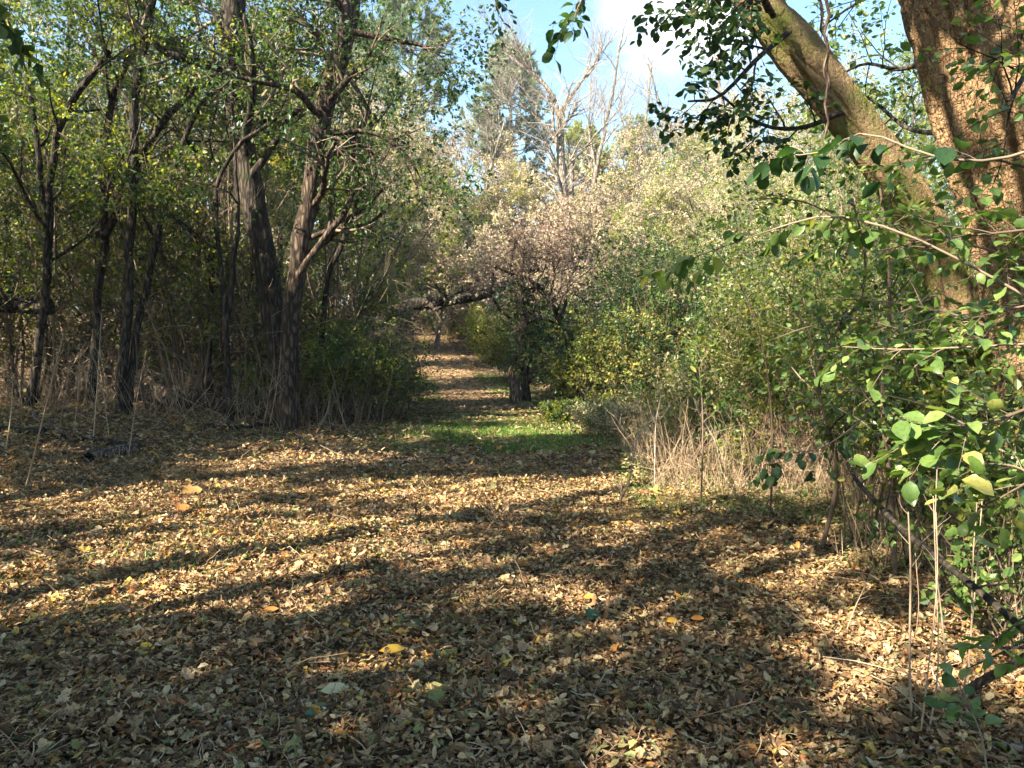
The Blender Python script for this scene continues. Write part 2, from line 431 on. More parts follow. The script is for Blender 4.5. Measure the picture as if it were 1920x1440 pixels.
def furrow_mat(name, c0, c1, moss, mossat, stretch=(7, 7, 1.6), dist=.03):
    m, nt, out = newmat(name); l = nt.links.new
    tc = nt.nodes.new("ShaderNodeTexCoord"); mp = nt.nodes.new("ShaderNodeMapping"); mp.inputs['Scale'].default_value = stretch
    l(tc.outputs['Object'], mp.inputs[0])
    w = nt.nodes.new("ShaderNodeTexNoise"); w.inputs['Scale'].default_value = 1.2; w.inputs['Detail'].default_value = 3
    l(mp.outputs[0], w.inputs['Vector'])
    n1 = nt.nodes.new("ShaderNodeTexNoise"); n1.noise_type = 'RIDGED_MULTIFRACTAL'; n1.inputs['Scale'].default_value = 1.6; n1.inputs['Detail'].default_value = 5; n1.inputs['Distortion'].default_value = .6
    n1.inputs['Roughness'].default_value = .6
    l(mp.outputs[0], n1.inputs['Vector'])
    n2 = nt.nodes.new("ShaderNodeTexNoise"); n2.inputs['Scale'].default_value = 38; n2.inputs['Detail'].default_value = 6; l(tc.outputs['Object'], n2.inputs['Vector'])
    v = nt.nodes.new("ShaderNodeTexVoronoi"); v.feature = 'DISTANCE_TO_EDGE'; v.inputs['Scale'].default_value = 5.5; v.inputs['Randomness'].default_value = 1
    mv = nt.nodes.new("ShaderNodeMapping"); mv.inputs['Scale'].default_value = (1, 1, 2.2); l(mp.outputs[0], mv.inputs[0]); l(mv.outputs[0], v.inputs['Vector'])
    cr = nt.nodes.new("ShaderNodeMapRange"); cr.inputs['From Max'].default_value = .09; l(v.outputs['Distance'], cr.inputs['Value'])
    inv = nt.nodes.new("ShaderNodeMapRange"); inv.inputs['From Min'].default_value = .2; inv.inputs['From Max'].default_value = 1.7; inv.inputs['To Min'].default_value = 1; inv.inputs['To Max'].default_value = 0
    l(n1.outputs['Fac'], inv.inputs['Value'])
    a = nt.nodes.new("ShaderNodeMath"); a.operation = 'MULTIPLY_ADD'; a.inputs[1].default_value = .10; l(cr.outputs[0], a.inputs[0]); l(inv.outputs[0], a.inputs[2])
    b = nt.nodes.new("ShaderNodeMath"); b.operation = 'MULTIPLY_ADD'; b.inputs[1].default_value = .45; l(n2.outputs['Fac'], b.inputs[0]); l(a.outputs[0], b.inputs[2])
    rp = ramp(nt, [(.25, tuple(q * .45 for q in c0)), (.6, c0), (1.0, c1)])
    sc = nt.nodes.new("ShaderNodeMath"); sc.operation = 'MULTIPLY'; sc.inputs[1].default_value = .66; l(b.outputs[0], sc.inputs[0]); l(sc.outputs[0], rp.inputs[0])
    colr = rp.outputs[0]
    n3 = nt.nodes.new("ShaderNodeTexNoise"); n3.inputs['Scale'].default_value = 2.4; n3.inputs['Detail'].default_value = 5; l(tc.outputs['Object'], n3.inputs['Vector'])
    r2 = ramp(nt, [(mossat[0], (0, 0, 0)), (mossat[1], (1, 1, 1))]); l(n3.outputs['Fac'], r2.inputs[0])
    mx = nt.nodes.new("ShaderNodeMix"); mx.data_type = 'RGBA'; mx.inputs[7].default_value = (*moss, 1); l(r2.outputs[0], mx.inputs[0]); l(colr, mx.inputs[6])
    bs = nt.nodes.new("ShaderNodeBsdfPrincipled"); bs.inputs['Roughness'].default_value = .9; bs.inputs['Specular IOR Level'].default_value = .15; l(mx.outputs[2], bs.inputs['Base Color'])
    bp = nt.nodes.new("ShaderNodeBump"); bp.inputs['Strength'].default_value = 1; bp.inputs['Distance'].default_value = dist
    l(b.outputs[0], bp.inputs['Height']); l(bp.outputs[0], bs.inputs['Normal']); l(bs.outputs[0], out.inputs['Surface'])
    return m
M['big'] = furrow_mat("furrowed_tan_bark", (.085, .050, .027), (.34, .215, .115), (.17, .17, .04), (.60, .74), (7, 7, 1.3), .09)
M['lean'] = furrow_mat("smooth_mossy_bark", (.085, .055, .03), (.28, .195, .105), (.12, .13, .03), (.48, .64), (9, 9, 3), .035)
M['pale'] = bark_mat("pale_grey_bark", (.15, .12, .095), (.36, .30, .24), None, (5, 5, 1.5))
M['grey'] = bark_mat("grey_bark", (.12, .10, .08), (.28, .24, .19), None, (5, 5, 1.5))
M['rot'] = bark_mat("weathered_wood", (.12, .08, .06), (.38, .29, .22), None, (14, 14, 1.5), 1, .04)
M['hollow'] = bark_mat("dark_core", (.006, .005, .004), (.02, .015, .01))  # near-black inside of the log opening
M['soil'] = soil_mat("leaf_mould", [(.2, (.030, .020, .012)), (.5, (.085, .055, .030)), (.8, (.17, .115, .06))])
M['dirt'] = soil_mat("path_dirt", [(.2, (.13, .075, .038)), (.5, (.28, .18, .10)), (.8, (.42, .29, .17))], 2)

def single(name, cols):
    return leaf_mat(name, [(0, cols), (1, cols)], .25, .5, .3, (1.2, 1, .6))

# ------------------------------------------------------------------ plants
def crown_leaves(mb, tw, n, size, mat, tpl=QUAD, width=.6, up=.6, spread=.4, keep=None, t0=.15, curl=.0):
    N = len(tw); idx = np.repeat(np.arange(N), n); t = R.uniform(t0, 1, N * n)
    pos, tan = along(tw, idx, t)
    pos = pos + R.normal(size=pos.shape) * size * spread
    if keep is not None:
        k = keep(pos); pos = pos[k]; tan = tan[k]
    n_ = len(pos)
    xd = tan * .6 + R.normal(size=(n_, 3)) * .6 - np.array([0, 0, .25])
    nd = R.normal(size=(n_, 3)) + np.array([0, 0, up])
    leaves(mb, pos, xd, nd, size * R.uniform(.6, 1.3, n_), tpl, width, curl, m=mat)

def catmull(pts, n):
    pts = np.asarray(pts, float)
    q = np.vstack([2 * pts[0] - pts[1], pts, 2 * pts[-1] - pts[-2]])
    out = []
    for u in np.linspace(0, len(pts) - 1 - 1e-6, n):
        k = int(u); f = u - k; a, b, c, d = q[k:k + 4]
        out.append(.5 * ((2 * b) + (c - a) * f + (2 * a - 5 * b + 4 * c - d) * f * f + (3 * b - a - 3 * c + d) * f ** 3))
    return np.array(out)

def tree(name, label, cat, trunks, bark, leafs=None, group=None, limbs=(9, .35, 1, 2.2, (35, 70)), br=6, tw=5, brl=.5, twl=.45,
         up=.06, wander=.16, leafn=16, size=.08, tpl=QUAD, width=.6, keep=None, sides=10, twigmat='twig', K=14, extra=None, lmin=.006, rough=.05, cull=False, forkw=1.0):
    """trunks: list of (points (n,3), r0, r1). Parts: trunk (trunk and limbs) and crown (twigs and leaves)."""
    base = np.array(trunks[0][0][0], float)
    root = empty(name, base, label, cat, group)
    tb = MB(); cb = MB()
    paths = []; rads = []
    for k, (pts, r0, r1) in enumerate(trunks):
        p = catmull(pts, K)
        p[1:-1] += R.normal(size=(K - 2, 3)) * min(r0, .1) * .25
        r = r0 + (r1 - r0) * np.linspace(0, 1, K) ** .8
        if k == 0: r[0] *= 1.35; r[1] *= 1.08
        elif forkw < 1: r = r * (1 - .88 * sstep(.6, 1, np.linspace(0, 1, K)))
        if k == 0: p[0, 2] -= .08
        tubes(tb, p, r, sides, 0, True, rough); paths.append(p); rads.append(r)
    paths = np.stack(paths); rads = np.stack(rads)
    n, t0, t1, ln, ang = limbs
    if n:
        c1, r1 = children(paths[:1] if forkw < 1 else paths, rads[:1] if forkw < 1 else rads, n, t0, t1, (ln, .55), ang, 8, wander, (0, 0, up), .5, lmin)
        if forkw < 1 and len(paths) > 1:
            c1b, r1b = children(paths[1:], rads[1:], max(3, int(n * forkw)), .3, 1, (ln * .55, .55), ang, 8, wander, (0, 0, up), .5, lmin)
            c1 = np.concatenate([c1, c1b]); r1 = np.concatenate([r1, r1b])
        if cull: k = clear_of_gaps(c1); c1 = c1[k]; r1 = r1[k]
        r1 = np.minimum(r1, ln * .022 + .004)
        tubes(tb, c1, r1, 6, 0)
        c2, r2 = children(c1, r1, br, .2, 1, (ln * brl, .6), (30, 65), 6, wander, (0, 0, up * .6), .55, .003)
        if cull: k = clear_of_gaps(c2); c2 = c2[k]; r2 = r2[k]
        tubes(cb, c2, r2, 4, 0)
        c3, r3 = children(c2, r2, tw, .15, 1, (ln * brl * twl, .8), (30, 70), 4, wander, (0, 0, 0), .5, .002)
        if cull: k3 = clear_of_gaps(c3); tubes(cb, c3[k3], r3[k3], 3, 0)
        else: tubes(cb, c3, r3, 3, 0)
        mats = [M[twigmat]]
        if leafs:
            mats += [M[q] for q in leafs]
            part = R.integers(0, len(leafs), len(c2))          # each branch carries one tone
            own = np.repeat(part, tw)
            for q in range(len(leafs)):
                crown_leaves(cb, c3[own == q], leafn, size, 1 + q, tpl, width, keep=keep)
        if extra: extra(cb, c2, c3)
        cb.build('crown', mats, root, base)
    tb.build('trunk', [M[bark]], root, base)
    return root

def shrub(name, label, base, h, spread, stems, leafs, group=None, br=7, tw=5, leafn=8, size=.05, tpl=QUAD, width=.62, bare=.15, keep=None,
          stemmat='twig', r=.012, wander=.12, lean=(0, 0), cat='shrub', twl=.32, up=.35, mixed=True):
    base = np.asarray(base, float)
    root = empty(name, base, label, cat, group)
    sb = MB(); fb = MB()
    st = base + R.normal(size=(stems, 3)) * [spread * .18, spread * .18, 0] - [0, 0, .05]
    a = R.uniform(0, 2 * math.pi, stems); q = np.sqrt(R.random(stems)) * spread / h
    d = np.stack([np.cos(a) * q + lean[0], np.sin(a) * q + lean[1], np.ones(stems)], 1)
    c0 = walk(st, d, h * R.uniform(.65, 1.1, stems), 9, wander * .6, (0, 0, .03))
    r0 = r * R.uniform(.7, 1.3, (stems, 1)) * np.linspace(1, .3, 9)[None]
    tubes(sb, c0, r0, 5, 0)
    c1, r1 = children(c0, r0, br, bare, 1, (h * .38, .5), (25, 65), 6, wander, (0, 0, .04), .6, .002)
    tubes(sb, c1, r1, 3, 0)
    c2, r2 = children(c1, r1, tw, .15, 1, (h * .38 * twl * 1.3, .8), (30, 65), 4, wander, (0, 0, 0), .6, .0015)
    tubes(fb, c2, r2, 3, 0)
    own = np.repeat(R.integers(0, len(leafs), len(c1)), tw)
    for k in range(len(leafs)):
        crown_leaves(fb, c2[own == k], leafn, size, 1 + k, tpl, width, keep=keep, up=up)
    sb.build('stem', [M[stemmat]], root, base)
    fb.build('foliage', [M[stemmat]] + [M[k] for k in leafs], root, base)
    return root

def spray(name, label, stem, r0, leafmat='near', twigs=8, tlen=.35, leafn=9, size=.07, width=.62, droop=-.05, cat='branch', group=None,
          t0=.15, hang=.3, stemmat='twig', origin=None, tpl=OVAL, K=14, side=.25, updir=None):
    """one leafy branch: stem > twigs > real oval leaves set alternately along them"""
    p = catmull(stem, K); root = empty(name, p[0], label, cat, group)
    sb = MB(); fb = MB()
    r = r0 * np.linspace(1, .35, K)
    tubes(sb, p, r, 7, 0)
    c, rr = children(p[None], r[None], twigs, t0, 1, (tlen, .7), (25, 60), 7, .10, (0, 0, droop), .5, .0015)
    tubes(sb, c, rr, 4, 0)
    N = len(c); idx = np.repeat(np.arange(N), leafn)
    t = np.tile(np.linspace(.12, 1, leafn), N) + R.normal(size=N * leafn) * .02
    pos, tan = along(c, idx, np.clip(t, 0, .999))
    sgn = np.where(np.tile(np.arange(leafn), N) % 2 == 0, 1., -1.)[:, None]
    sd_ = nrm(np.cross(tan, np.array([0, 0, 1.]) + R.normal(size=tan.shape) * .3))
    xd = nrm(tan * .55 + sd_ * sgn * .8 + R.normal(size=tan.shape) * side - np.array([0, 0, hang]))
    nd = np.array([0, 0, 1.]) + R.normal(size=tan.shape) * .45
    if updir is not None: nd = nd + np.asarray(updir)
    pe = pos + xd * size * .16
    tubes(sb, np.stack([pos, pe], 1), np.full((len(pos), 2), .0012), 3, 0)
    leaves(fb, pe, xd, nd, size * R.uniform(.6, 1.2, len(pos)), tpl, width * R.uniform(.85, 1.15, len(pos)), R.normal(size=len(pos)) * .35 - .15, .018, m=0, smooth=True)
    sb.build('stem', [M[stemmat]], root, p[0]); fb.build('foliage', [M[leafmat]], root, p[0])
    return root

# ------------------------------------------------------------------ SETTING: ground, path
def axis(lo, hi, near, n):
    u = np.linspace(-1, 1, n); s = np.sign(u) * np.abs(u) ** 2.4
    return np.where(s < 0, near + s * (near - lo), near + s * (hi - near))
gx = axis(-150, 150, 0, 360); gy = axis(-60, 220, 6, 420)
XX, YY = np.meshgrid(gx, gy); ZZ = G(XX, YY)
gb = MB(); nx = len(gx); ny = len(gy)
ii, jj = np.meshgrid(np.arange(nx - 1), np.arange(ny - 1)); q = (jj * nx + ii).ravel()
gb.add(np.stack([XX, YY, ZZ], -1), np.stack([q, q + 1, q + nx + 1, q + nx], 1), .5, 0, True)
tag(gb.build('ground', [M['soil']]), kind='structure')

PY = np.array([9, 14, 22, 28, 35, 45, 60, 80]); PX = np.array([.1, -.15, -1.35, -2.4, -3.5, -5.1, -8.5, -13.])
def pathx(y): return np.interp(y, PY, PX)
ys = np.linspace(15, 78, 260); cs = np.linspace(-1, 1, 15)
pb = MB()
yy = ys[:, None] + 0 * cs; wv = (1.15 + .25 * (fbm(ys * .5, ys * 0) - .5))[:, None]
xx = pathx(np.convolve(np.pad(ys, 6, 'edge'), np.ones(13) / 13, 'valid'))[:, None] + cs * wv
zz = G(xx, yy) + .045 - .12 * np.abs(cs) ** 6 - .03 * (1 - np.abs(cs)) * 1 
ii, jj = np.meshgrid(np.arange(14), np.arange(len(ys) - 1)); q = (jj * 15 + ii).ravel()
pb.add(np.stack([xx, yy, zz], -1), np.stack([q, q + 1, q + 16, q + 15], 1), .5, 0, True)
tag(pb.build('path', [M['dirt']]), kind='structure')

# ------------------------------------------------------------------ leaf litter and grass
def scatter(n, y0, y1, xl, xr, power=1.0):
    """points in the wedge the clearing covers, denser near"""
    y = y0 + (y1 - y0) * R.random(n) ** power
    x = R.uniform(-1, 1, n)
    x = np.where(x < 0, x * np.abs(xl(y)), x * xr(y))
    return x, y
lit = MB()
for (n, y0, y1, s0, pw) in ((110000, 2.0, 5.2, .56, .75), (130000, 5.0, 9.5, .62, .8), (75000, 9.0, 17.5, .9, .8)):
    x, y = scatter(n, y0, y1, lambda y: -y * .78 - .5, lambda y: y * .78 + .5, pw)
    z = G(x, y)
    kind = R.random(n)
    grassy = sstep(10.5, 12.5, y) * sstep(2.6, 1.2, np.abs(x + .3))
    for tpl, a, b, w, sz in ((OVAL3, 0, .46, .52, .058), (LANCE, .46, .93, .40, .068), (LOBED, .93, 1.01, .9, .078)):
        k = (kind >= a) & (kind < b) & (R.random(n) > grassy * .75)
        m = k.sum()
        th = R.uniform(0, 2 * math.pi, m)
        tilt = np.abs(R.normal(size=m)) * .34
        xd = np.stack([np.cos(th), np.sin(th), R.normal(size=m) * .28], 1)
        nd = np.stack([R.normal(size=m) * .42, R.normal(size=m) * .42, np.ones(m)], 1)
        hgt = R.random(m) ** 1.5 * .045 + .008
        hgt = hgt + .03 * (fbm(x[k] * 3, y[k] * 3, 2) > .55)
        patch = fbm(x[k] * 1.3 + 40, y[k] * 1.3, 2)
        rr = np.clip(R.random(m) * (.86 + .28 * patch), 0, 1)
        leaves(lit, np.stack([x[k], y[k], z[k] + hgt], 1), xd, nd, sz * s0 * np.minimum(R.lognormal(0, .38, m), 1.8), tpl, w, R.normal(size=m) * .8, .06, rr, 0, False)
n = 5200
y = 2.2 + 12 * R.random(n) ** 1.2; x = R.uniform(-.8, .8, n) * y; th = R.uniform(0, 6.28, n)
c = walk(np.stack([x, y, G(x, y) + .03 + R.random(n) * .03], 1), np.stack([np.cos(th), np.sin(th), R.normal(size=n) * .25], 1), R.lognormal(-2.3, .45, n), 5, .2)
tubes(lit, c, np.full((n, 5), .0013) + R.random((n, 1)) * .0012, 3, 1)
tag(lit.build('fallen_leaves', [M['litter'], M['stalk']]), 'thick layer of curled tan, olive and brown fallen leaves covering the clearing', 'leaf litter', kind='stuff')

lf = MB()
n = 60000
y = 15 + 40 * R.random(n) ** 1.3; x = R.uniform(-1, 1, n) * (y * .75)
onp = np.abs(x - pathx(y)) < 1.3
k = (~onp) | (R.random(n) < .8); x = x[k]; y = y[k]
th = R.uniform(0, 6.28, len(x))
leaves(lf, np.stack([x, y, G(x, y) + .02 + R.random(len(x)) * .05], 1), np.stack([np.cos(th), np.sin(th), R.normal(size=len(x)) * .2], 1),
       np.stack([R.normal(size=len(x)) * .4, R.normal(size=len(x)) * .4, np.ones(len(x))], 1), .10 * R.uniform(.6, 1.4, len(x)), QUAD, .6)
n = 16000
y = R.uniform(14, 50, n); x = pathx(y) + R.uniform(-1.25, 1.25, n); th = R.uniform(0, 6.28, n)
leaves(lf, np.stack([x, y, G(x, y) + .03 + R.random(n) * .03], 1), np.stack([np.cos(th), np.sin(th), R.normal(size=n) * .15], 1),
       np.stack([R.normal(size=n) * .3, R.normal(size=n) * .3, np.ones(n)], 1), .08 * R.uniform(.6, 1.4, n), QUAD, .6)
tag(lf.build('woodland_leaves', [M['litter_far']]), 'brown worn leaf litter on the far path and under the trees', 'leaf litter', kind='stuff')

def blades(mb, x, y, h, w=.006, m=0):
    n = len(x); th = R.uniform(0, 6.28, n)
    b = np.stack([x, y, G(x, y) - .01], 1); s = np.stack([np.cos(th), np.sin(th), 0 * th], 1)
    ln = R.normal(size=(n, 3)) * [.35, .35, 0]; h = np.broadcast_to(h, (n,)) * R.uniform(.5, 1.3, n)
    m1 = b + np.stack([ln[:, 0] * h * .4, ln[:, 1] * h * .4, h * .6], 1); tp = b + np.stack([ln[:, 0] * h * 1.2, ln[:, 1] * h * 1.2, h], 1)
    v = np.stack([b - s * w, b + s * w, m1 + s * w * .8, m1 - s * w * .8, tp], 1)
    o = (np.arange(n) * 5)[:, None]
    rv = np.repeat(R.random(n), 5); base = mb.n
    mb.add(v, o + np.array([[0, 1, 2, 3]]), rv, m); mb.f.append((o + np.array([[3, 2, 4]]) + base, m, False))
gr = MB()
n = 85000
y = R.uniform(10.8, 27, n); wide = np.interp(y, [10, 13, 18, 24], [1.7, 2.2, 1.7, 1.5]); x = pathx(y) + .1 + R.normal(size=n) * wide * .58
k = (fbm(x * 1.2, y * .9) > .40) & ((np.abs(x - pathx(y)) > .75) | (y < 16.5)); x = x[k]; y = y[k]
blades(gr, x, y, .07, .007)
n = 26000
y = R.uniform(4, 20, n); x = R.uniform(-.75, .75, n) * y; k = fbm(x * .7 + 50, y * .7 + 20) > .60; blades(gr, x[k], y[k], .09, .004)
n = 9000
y = R.uniform(7.0, 9.5, n); x = R.uniform(1.2, 5, n); blades(gr, x, y, .10, .005)
tag(gr.build('grass', [M['grass']]), 'short green grass along the start of the path', 'grass', kind='stuff')

# standout single leaves lying on the litter
def loose_leaf(px, py, size, tpl, c, label, w=.55, turn=0., up=.2):
    d = EYE * FPX / (py - 640 + .0)
    x = X(px, d); p = np.array([x, d, float(G(x, d)) + .055])
    mb = MB(); th = turn
    xd = np.array([[math.cos(th), math.sin(th), .05]]); nd = np.array([[.1, -up - .5, 1.]])
    leaves(mb, p[None], xd, nd, size, tpl, w, .12, .012, np.array([.5]), 0, True)
    s = p - xd[0] * size * .35
    tubes(mb, np.stack([s - [0, 0, .015], p])[None], np.full((1, 2), .0015), 4, 1)
    o = mb.build('fallen_leaf', [single('loose_leaf', c), M['stalk']], None, p)
    tag(o, label, 'leaf', 'single bright leaves lying on the litter')
YEL, ORA, GRN, PAL, RED = (.55, .33, .035), (.50, .20, .035), (.05, .12, .06), (.50, .44, .26), (.33, .08, .03)
loose_leaf(705, 1248, .135, OVAL3, YEL, 'long golden yellow leaf lying flat in the middle foreground', .42)
loose_leaf(235, 1256, .10, OVAL3, (.62, .42, .05), 'broad bright yellow leaf at the lower left of the litter', .75, .2)
loose_leaf(335, 942, .19, LOBED, (.50, .29, .10), 'big tan lobed leaf tilted up at the edge of the shade on the left', .9, .5, .7)
loose_leaf(1095, 1142, .085, OVAL3, ORA, 'orange oval leaf right of the middle of the litter', .55, -.2)
loose_leaf(1100, 1178, .085, LOBED, GRN, 'dark green lobed leaf just below the orange oval leaf', .9, .3)
loose_leaf(760, 1203, .09, OVAL3, (.10, .20, .11), 'blue-green round leaf standing up in the middle foreground', .9, .6, .6)
loose_leaf(1255, 1196, .07, OVAL3, (.55, .30, .04), 'small yellow-orange leaf beside a long pale leaf', .6, .4)
loose_leaf(1300, 1192, .08, OVAL3, ORA, 'orange leaf lying before the dry stems on the right', .5, -.3)
loose_leaf(640, 1122, .13, OVAL3, (.16, .19, .06), 'olive green rolled leaf near the centre of the litter', .6, .2, .5)
loose_leaf(790, 1328, .13, OVAL3, (.42, .38, .14), 'pale yellow-green pointed leaf near the bottom edge', .5, -.6)
loose_leaf(590, 1340, .13, OVAL3, PAL, 'pale grey-green pointed leaf near the bottom edge', .45, .2)
loose_leaf(560, 1385, .12, OVAL3, (.09, .17, .09), 'green leaf shining at the bottom edge', .6, .3)
loose_leaf(1385, 1190, .10, OVAL3, (.58, .38, .05), 'yellow curled leaf on the right of the litter', .45, 1.9)
loose_leaf(480, 1172, .10, OVAL3, ORA, 'rust orange leaf on the left part of the litter', .4, .3)
loose_leaf(700, 1292, .09, OVAL3, (.48, .30, .08), 'amber leaf below the golden yellow leaf', .45, 1.2)
loose_leaf(320, 975, .14, LOBED, (.50, .20, .06), 'orange-brown lobed leaf in sun on the left', .9, .9, .6)

# ------------------------------------------------------------------ LEFT WOOD: the dark stems that can be told apart
def poly(pts, d=None):
    return np.array([P(p[0], p[1], p[2] if len(p) > 2 else d) for p in pts])
def rooted(pts, d):
    """pixel polyline from the foot up; the foot is set on the ground"""
    q = poly(pts, d); q[0, 2] = float(G(q[0, 0], q[0, 1])) ; return q
KG = keep_gaps
LG = 'dark stems at the edge of the shaded wood'
def stem_tree(label, main, d, r0, r1, forks=(), leafs=('green', 'green', 'lime'), bark='dark', **k):
    a = dict(limbs=(9, .3, 1, 2.3, (35, 75)), br=6, tw=5, leafn=14, size=.08, keep=KG, cull=True, forkw=.4)
    a.update(k)
    tr = [(rooted(main, d), r0, r1)] + [(poly(f, fd), f0, f1) for f, fd, f0, f1 in forks]
    return tree('understorey_tree', label, 'tree', tr, bark, leafs, LG, **a)
stem_tree('thin dark stem at the far left that forks just below the frame middle', [(55, 762), (70, 640), (86, 540), (93, 430), (95, 330), (112, 240), (150, 165), (205, 95)], 13.5, .08, .05,
          [([(93, 440), (76, 330), (60, 200), (28, 70), (-10, -10)], 13.5, .06, .035)])
stem_tree('dark crooked stem whose long limb sweeps up to the right', [(168, 740), (176, 640), (190, 490), (193, 330), (205, 200), (236, 120), (268, 60), (276, -20)], 13.8, .08, .05,
          [([(192, 450), (243, 340), (300, 235), (352, 178), (405, 150), (470, 130), (560, 90)], 13.6, .075, .04)])
stem_tree('straight dark stem standing beside a leaning one', [(228, 745), (240, 600), (243, 450), (248, 300), (257, 170), (283, 30), (290, -40)], 13.2, .085, .06)
stem_tree('dark stem leaning right out of the foot of the straight stem', [(236, 735), (262, 600), (290, 470), (305, 400), (322, 330), (360, 230), (395, 170)], 13.3, .065, .04)
stem_tree('slim double stem between the leaning stem and the big trunk', [(432, 760), (424, 620), (415, 500), (404, 400), (412, 330), (450, 270), (520, 220)], 13.0, .05, .03,
          [([(426, 600), (440, 480), (446, 400), (440, 300), (432, 180)], 13.0, .05, .03)])
stem_tree('big dark trunk with vines bending left then rising straight', [(528, 752), (524, 640), (508, 540), (485, 430), (462, 320), (446, 230), (436, 120), (440, -60)], 13.6, .20, .21,
          [([(470, 330), (520, 260), (580, 180), (648, 90), (700, 40)], 13.5, .07, .03), ([(484, 420), (430, 330), (330, 250), (260, 180)], 13.9, .06, .03)], leafs=('deep', 'green'), sides=16,
          limbs=(11, .3, 1, 2.9, (35, 75)))
stem_tree('big grey-brown trunk leaning to the right beside the vine trunk', [(536, 748), (541, 640), (556, 520), (573, 420), (586, 310), (608, 200), (640, 100), (662, -60)], 13.0, .15, .16,
          [([(553, 525), (600, 455), (648, 400), (668, 330), (664, 280), (690, 200), (720, 60)], 12.9, .06, .04), ([(652, 60), (720, 70), (800, 90), (850, 120)], 12.6, .06, .02), ([(610, 250), (700, 250), (770, 300), (800, 380)], 12.6, .05, .02)],
          bark='red', leafs=('deep', 'deep', 'green'), sides=16, limbs=(12, .3, 1, 2.3, (40, 80)))
stem_tree('crooked dark limb tree arching over the brush pile', [(395, 745), (392, 620), (398, 520), (385, 470), (340, 420), (310, 395), (250, 400), (180, 440)], 15.0, .07, .04, leafs=('lime', 'green'))
stem_tree('slender dark stem just right of the leaning grey-brown trunk', [(600, 755), (604, 640), (618, 520), (655, 420), (690, 300), (688, 200), (640, 120), (620, 0)], 14.4, .06, .04, leafs=('deep', 'green'), limbs=(8, .3, 1, 1.3, (35, 75)))

# trees filling the wood behind them
fills = [(-60, 16, 8), (20, 19, 10), (120, 17, 9), (205, 21, 11), (300, 18, 9.5), (380, 22, 12), (470, 18.5, 9), (545, 21, 11), (600, 17.5, 7.0), (590, 21, 8.0), (-20, 25, 12),
         (90, 27, 12), (250, 28, 12), (400, 29, 11), (500, 28, 10), (560, 27, 8.5), (-160, 20, 11), (-180, 13, 9), (530, 34, 10), (300, 36, 13), (100, 36, 14), (-40, 19, 7), (160, 24, 8), (350, 24.5, 8), (440, 33, 11), (10, 33, 13), (200, 33, 12), (540, 25, 7), (-120, 30, 13)]
LAND = [(55, 'thin forked stem at the far left'), (190, 'crooked stem'), (250, 'straight stem'), (310, 'stem leaning right'), (420, 'slim double stem'), (485, 'vine covered trunk'), (575, 'grey-brown trunk'), (665, 'slender right stem')]
_seen = set()
def thick_label(px, d, h, tone):
    for lp, ln_ in sorted(LAND, key=lambda q: abs(q[0] - px)):
        for rel in (['just behind', 'close behind'] if abs(lp - px) < 18 else (['left of', 'behind and left of'] if px < lp else ['right of', 'behind and right of'])):
            dep = 'far back' if d > 30 else ('deep in the wood' if d > 24 else ('in the middle of the thicket' if d > 19.5 else 'near the front of the thicket'))
            t = '%s %s tree %s, %s the %s' % ('tall' if h > 9.5 else 'low', tone, dep, rel, ln_)
            if len(t.split()) <= 16 and t not in _seen:
                _seen.add(t); return t
    return tone + ' tree in the thicket'
words = ['yellow-green', 'mid green', 'deep green', 'thin yellowing', 'pale leaved']
tones = [('lime', 'lime', 'green'), ('green', 'green', 'deep'), ('deep', 'green'), ('ygold', 'lime', 'green'), ('tan', 'lime', 'tan')]
for k, (px, d, h) in enumerate(fills):
    b = gp(px, d); q = k % 5
    top = b + [R.normal() * .8, R.normal() * .8, h]
    mid = (b + top) / 2 + [R.normal() * .5, R.normal() * .4, 0]
    tree('thicket_tree', thick_label(px, d, h, words[q]), 'tree', [(np.array([b, mid, top]), .05 + h * .008, .03)], 'dark' if q != 4 else 'grey', tones[q],
         'leafy trees filling the shaded wood', limbs=(15, .08, 1, h * .34, (35, 80)), br=7, tw=5, leafn=(17 if d < 24 else 13), size=(.10 if d < 24 else .16), keep=KG, cull=True, sides=7)

def shrub_label(px, d, h, tone):
    lp, ln_ = min(LAND, key=lambda q: abs(q[0] - px))
    return 'sparse %s %s shrub %s the %s' % ('tall' if h > 2.3 else 'low', tone, ('far behind' if d > 20 else 'just behind') if abs(lp - px) < 18 else ('left of' if px < lp else 'right of'), ln_)
# shrubs along the foot of the wood
def plain_shrub(px, d, h, w, label, leafs, group='shrubs along the foot of the shaded wood', **k):
    a = dict(stems=14, br=7, tw=5, leafn=7, size=.06, bare=.3, keep=KG)
    a.update(k)
    return shrub('shrub', label, gp(px, d), h, w, a.pop('stems'), leafs, group, **a)
plain_shrub(700, 14.5, 1.9, 1.3, 'dense green shrub nearest the path on the left bank', ('green', 'lime', 'deep'), stems=24, size=.055, leafn=7, bare=.25)
plain_shrub(640, 14.2, 1.7, 1.1, 'green shrub with bare brown stems at its foot left of the path', ('green', 'lime'), stems=24, size=.055, leafn=6, bare=.45)
plain_shrub(745, 15.5, 1.5, 1.0, 'round shrub overhanging the left edge of the path', ('green', 'lime', 'deep'), stems=18, size=.055, leafn=7, bare=.2)
plain_shrub(585, 14.8, 2.2, 1.1, 'tall shrub leaning on the grey-brown trunk', ('green', 'lime'), stems=18, size=.05)
plain_shrub(635, 16.5, 4.2, 1.3, 'bright green tall shrub behind the left bank', ('green', 'green', 'lime'), stems=20, size=.07, leafn=9)
plain_shrub(690, 21.5, 2.2, 1.2, 'dark leafy shrub under the fallen limb', ('deep', 'green'), stems=20, size=.08, leafn=8)
plain_shrub(735, 22, 1.5, 1.0, 'small dark shrub beside the path bend', ('deep', 'green'), stems=16, size=.09, leafn=8)
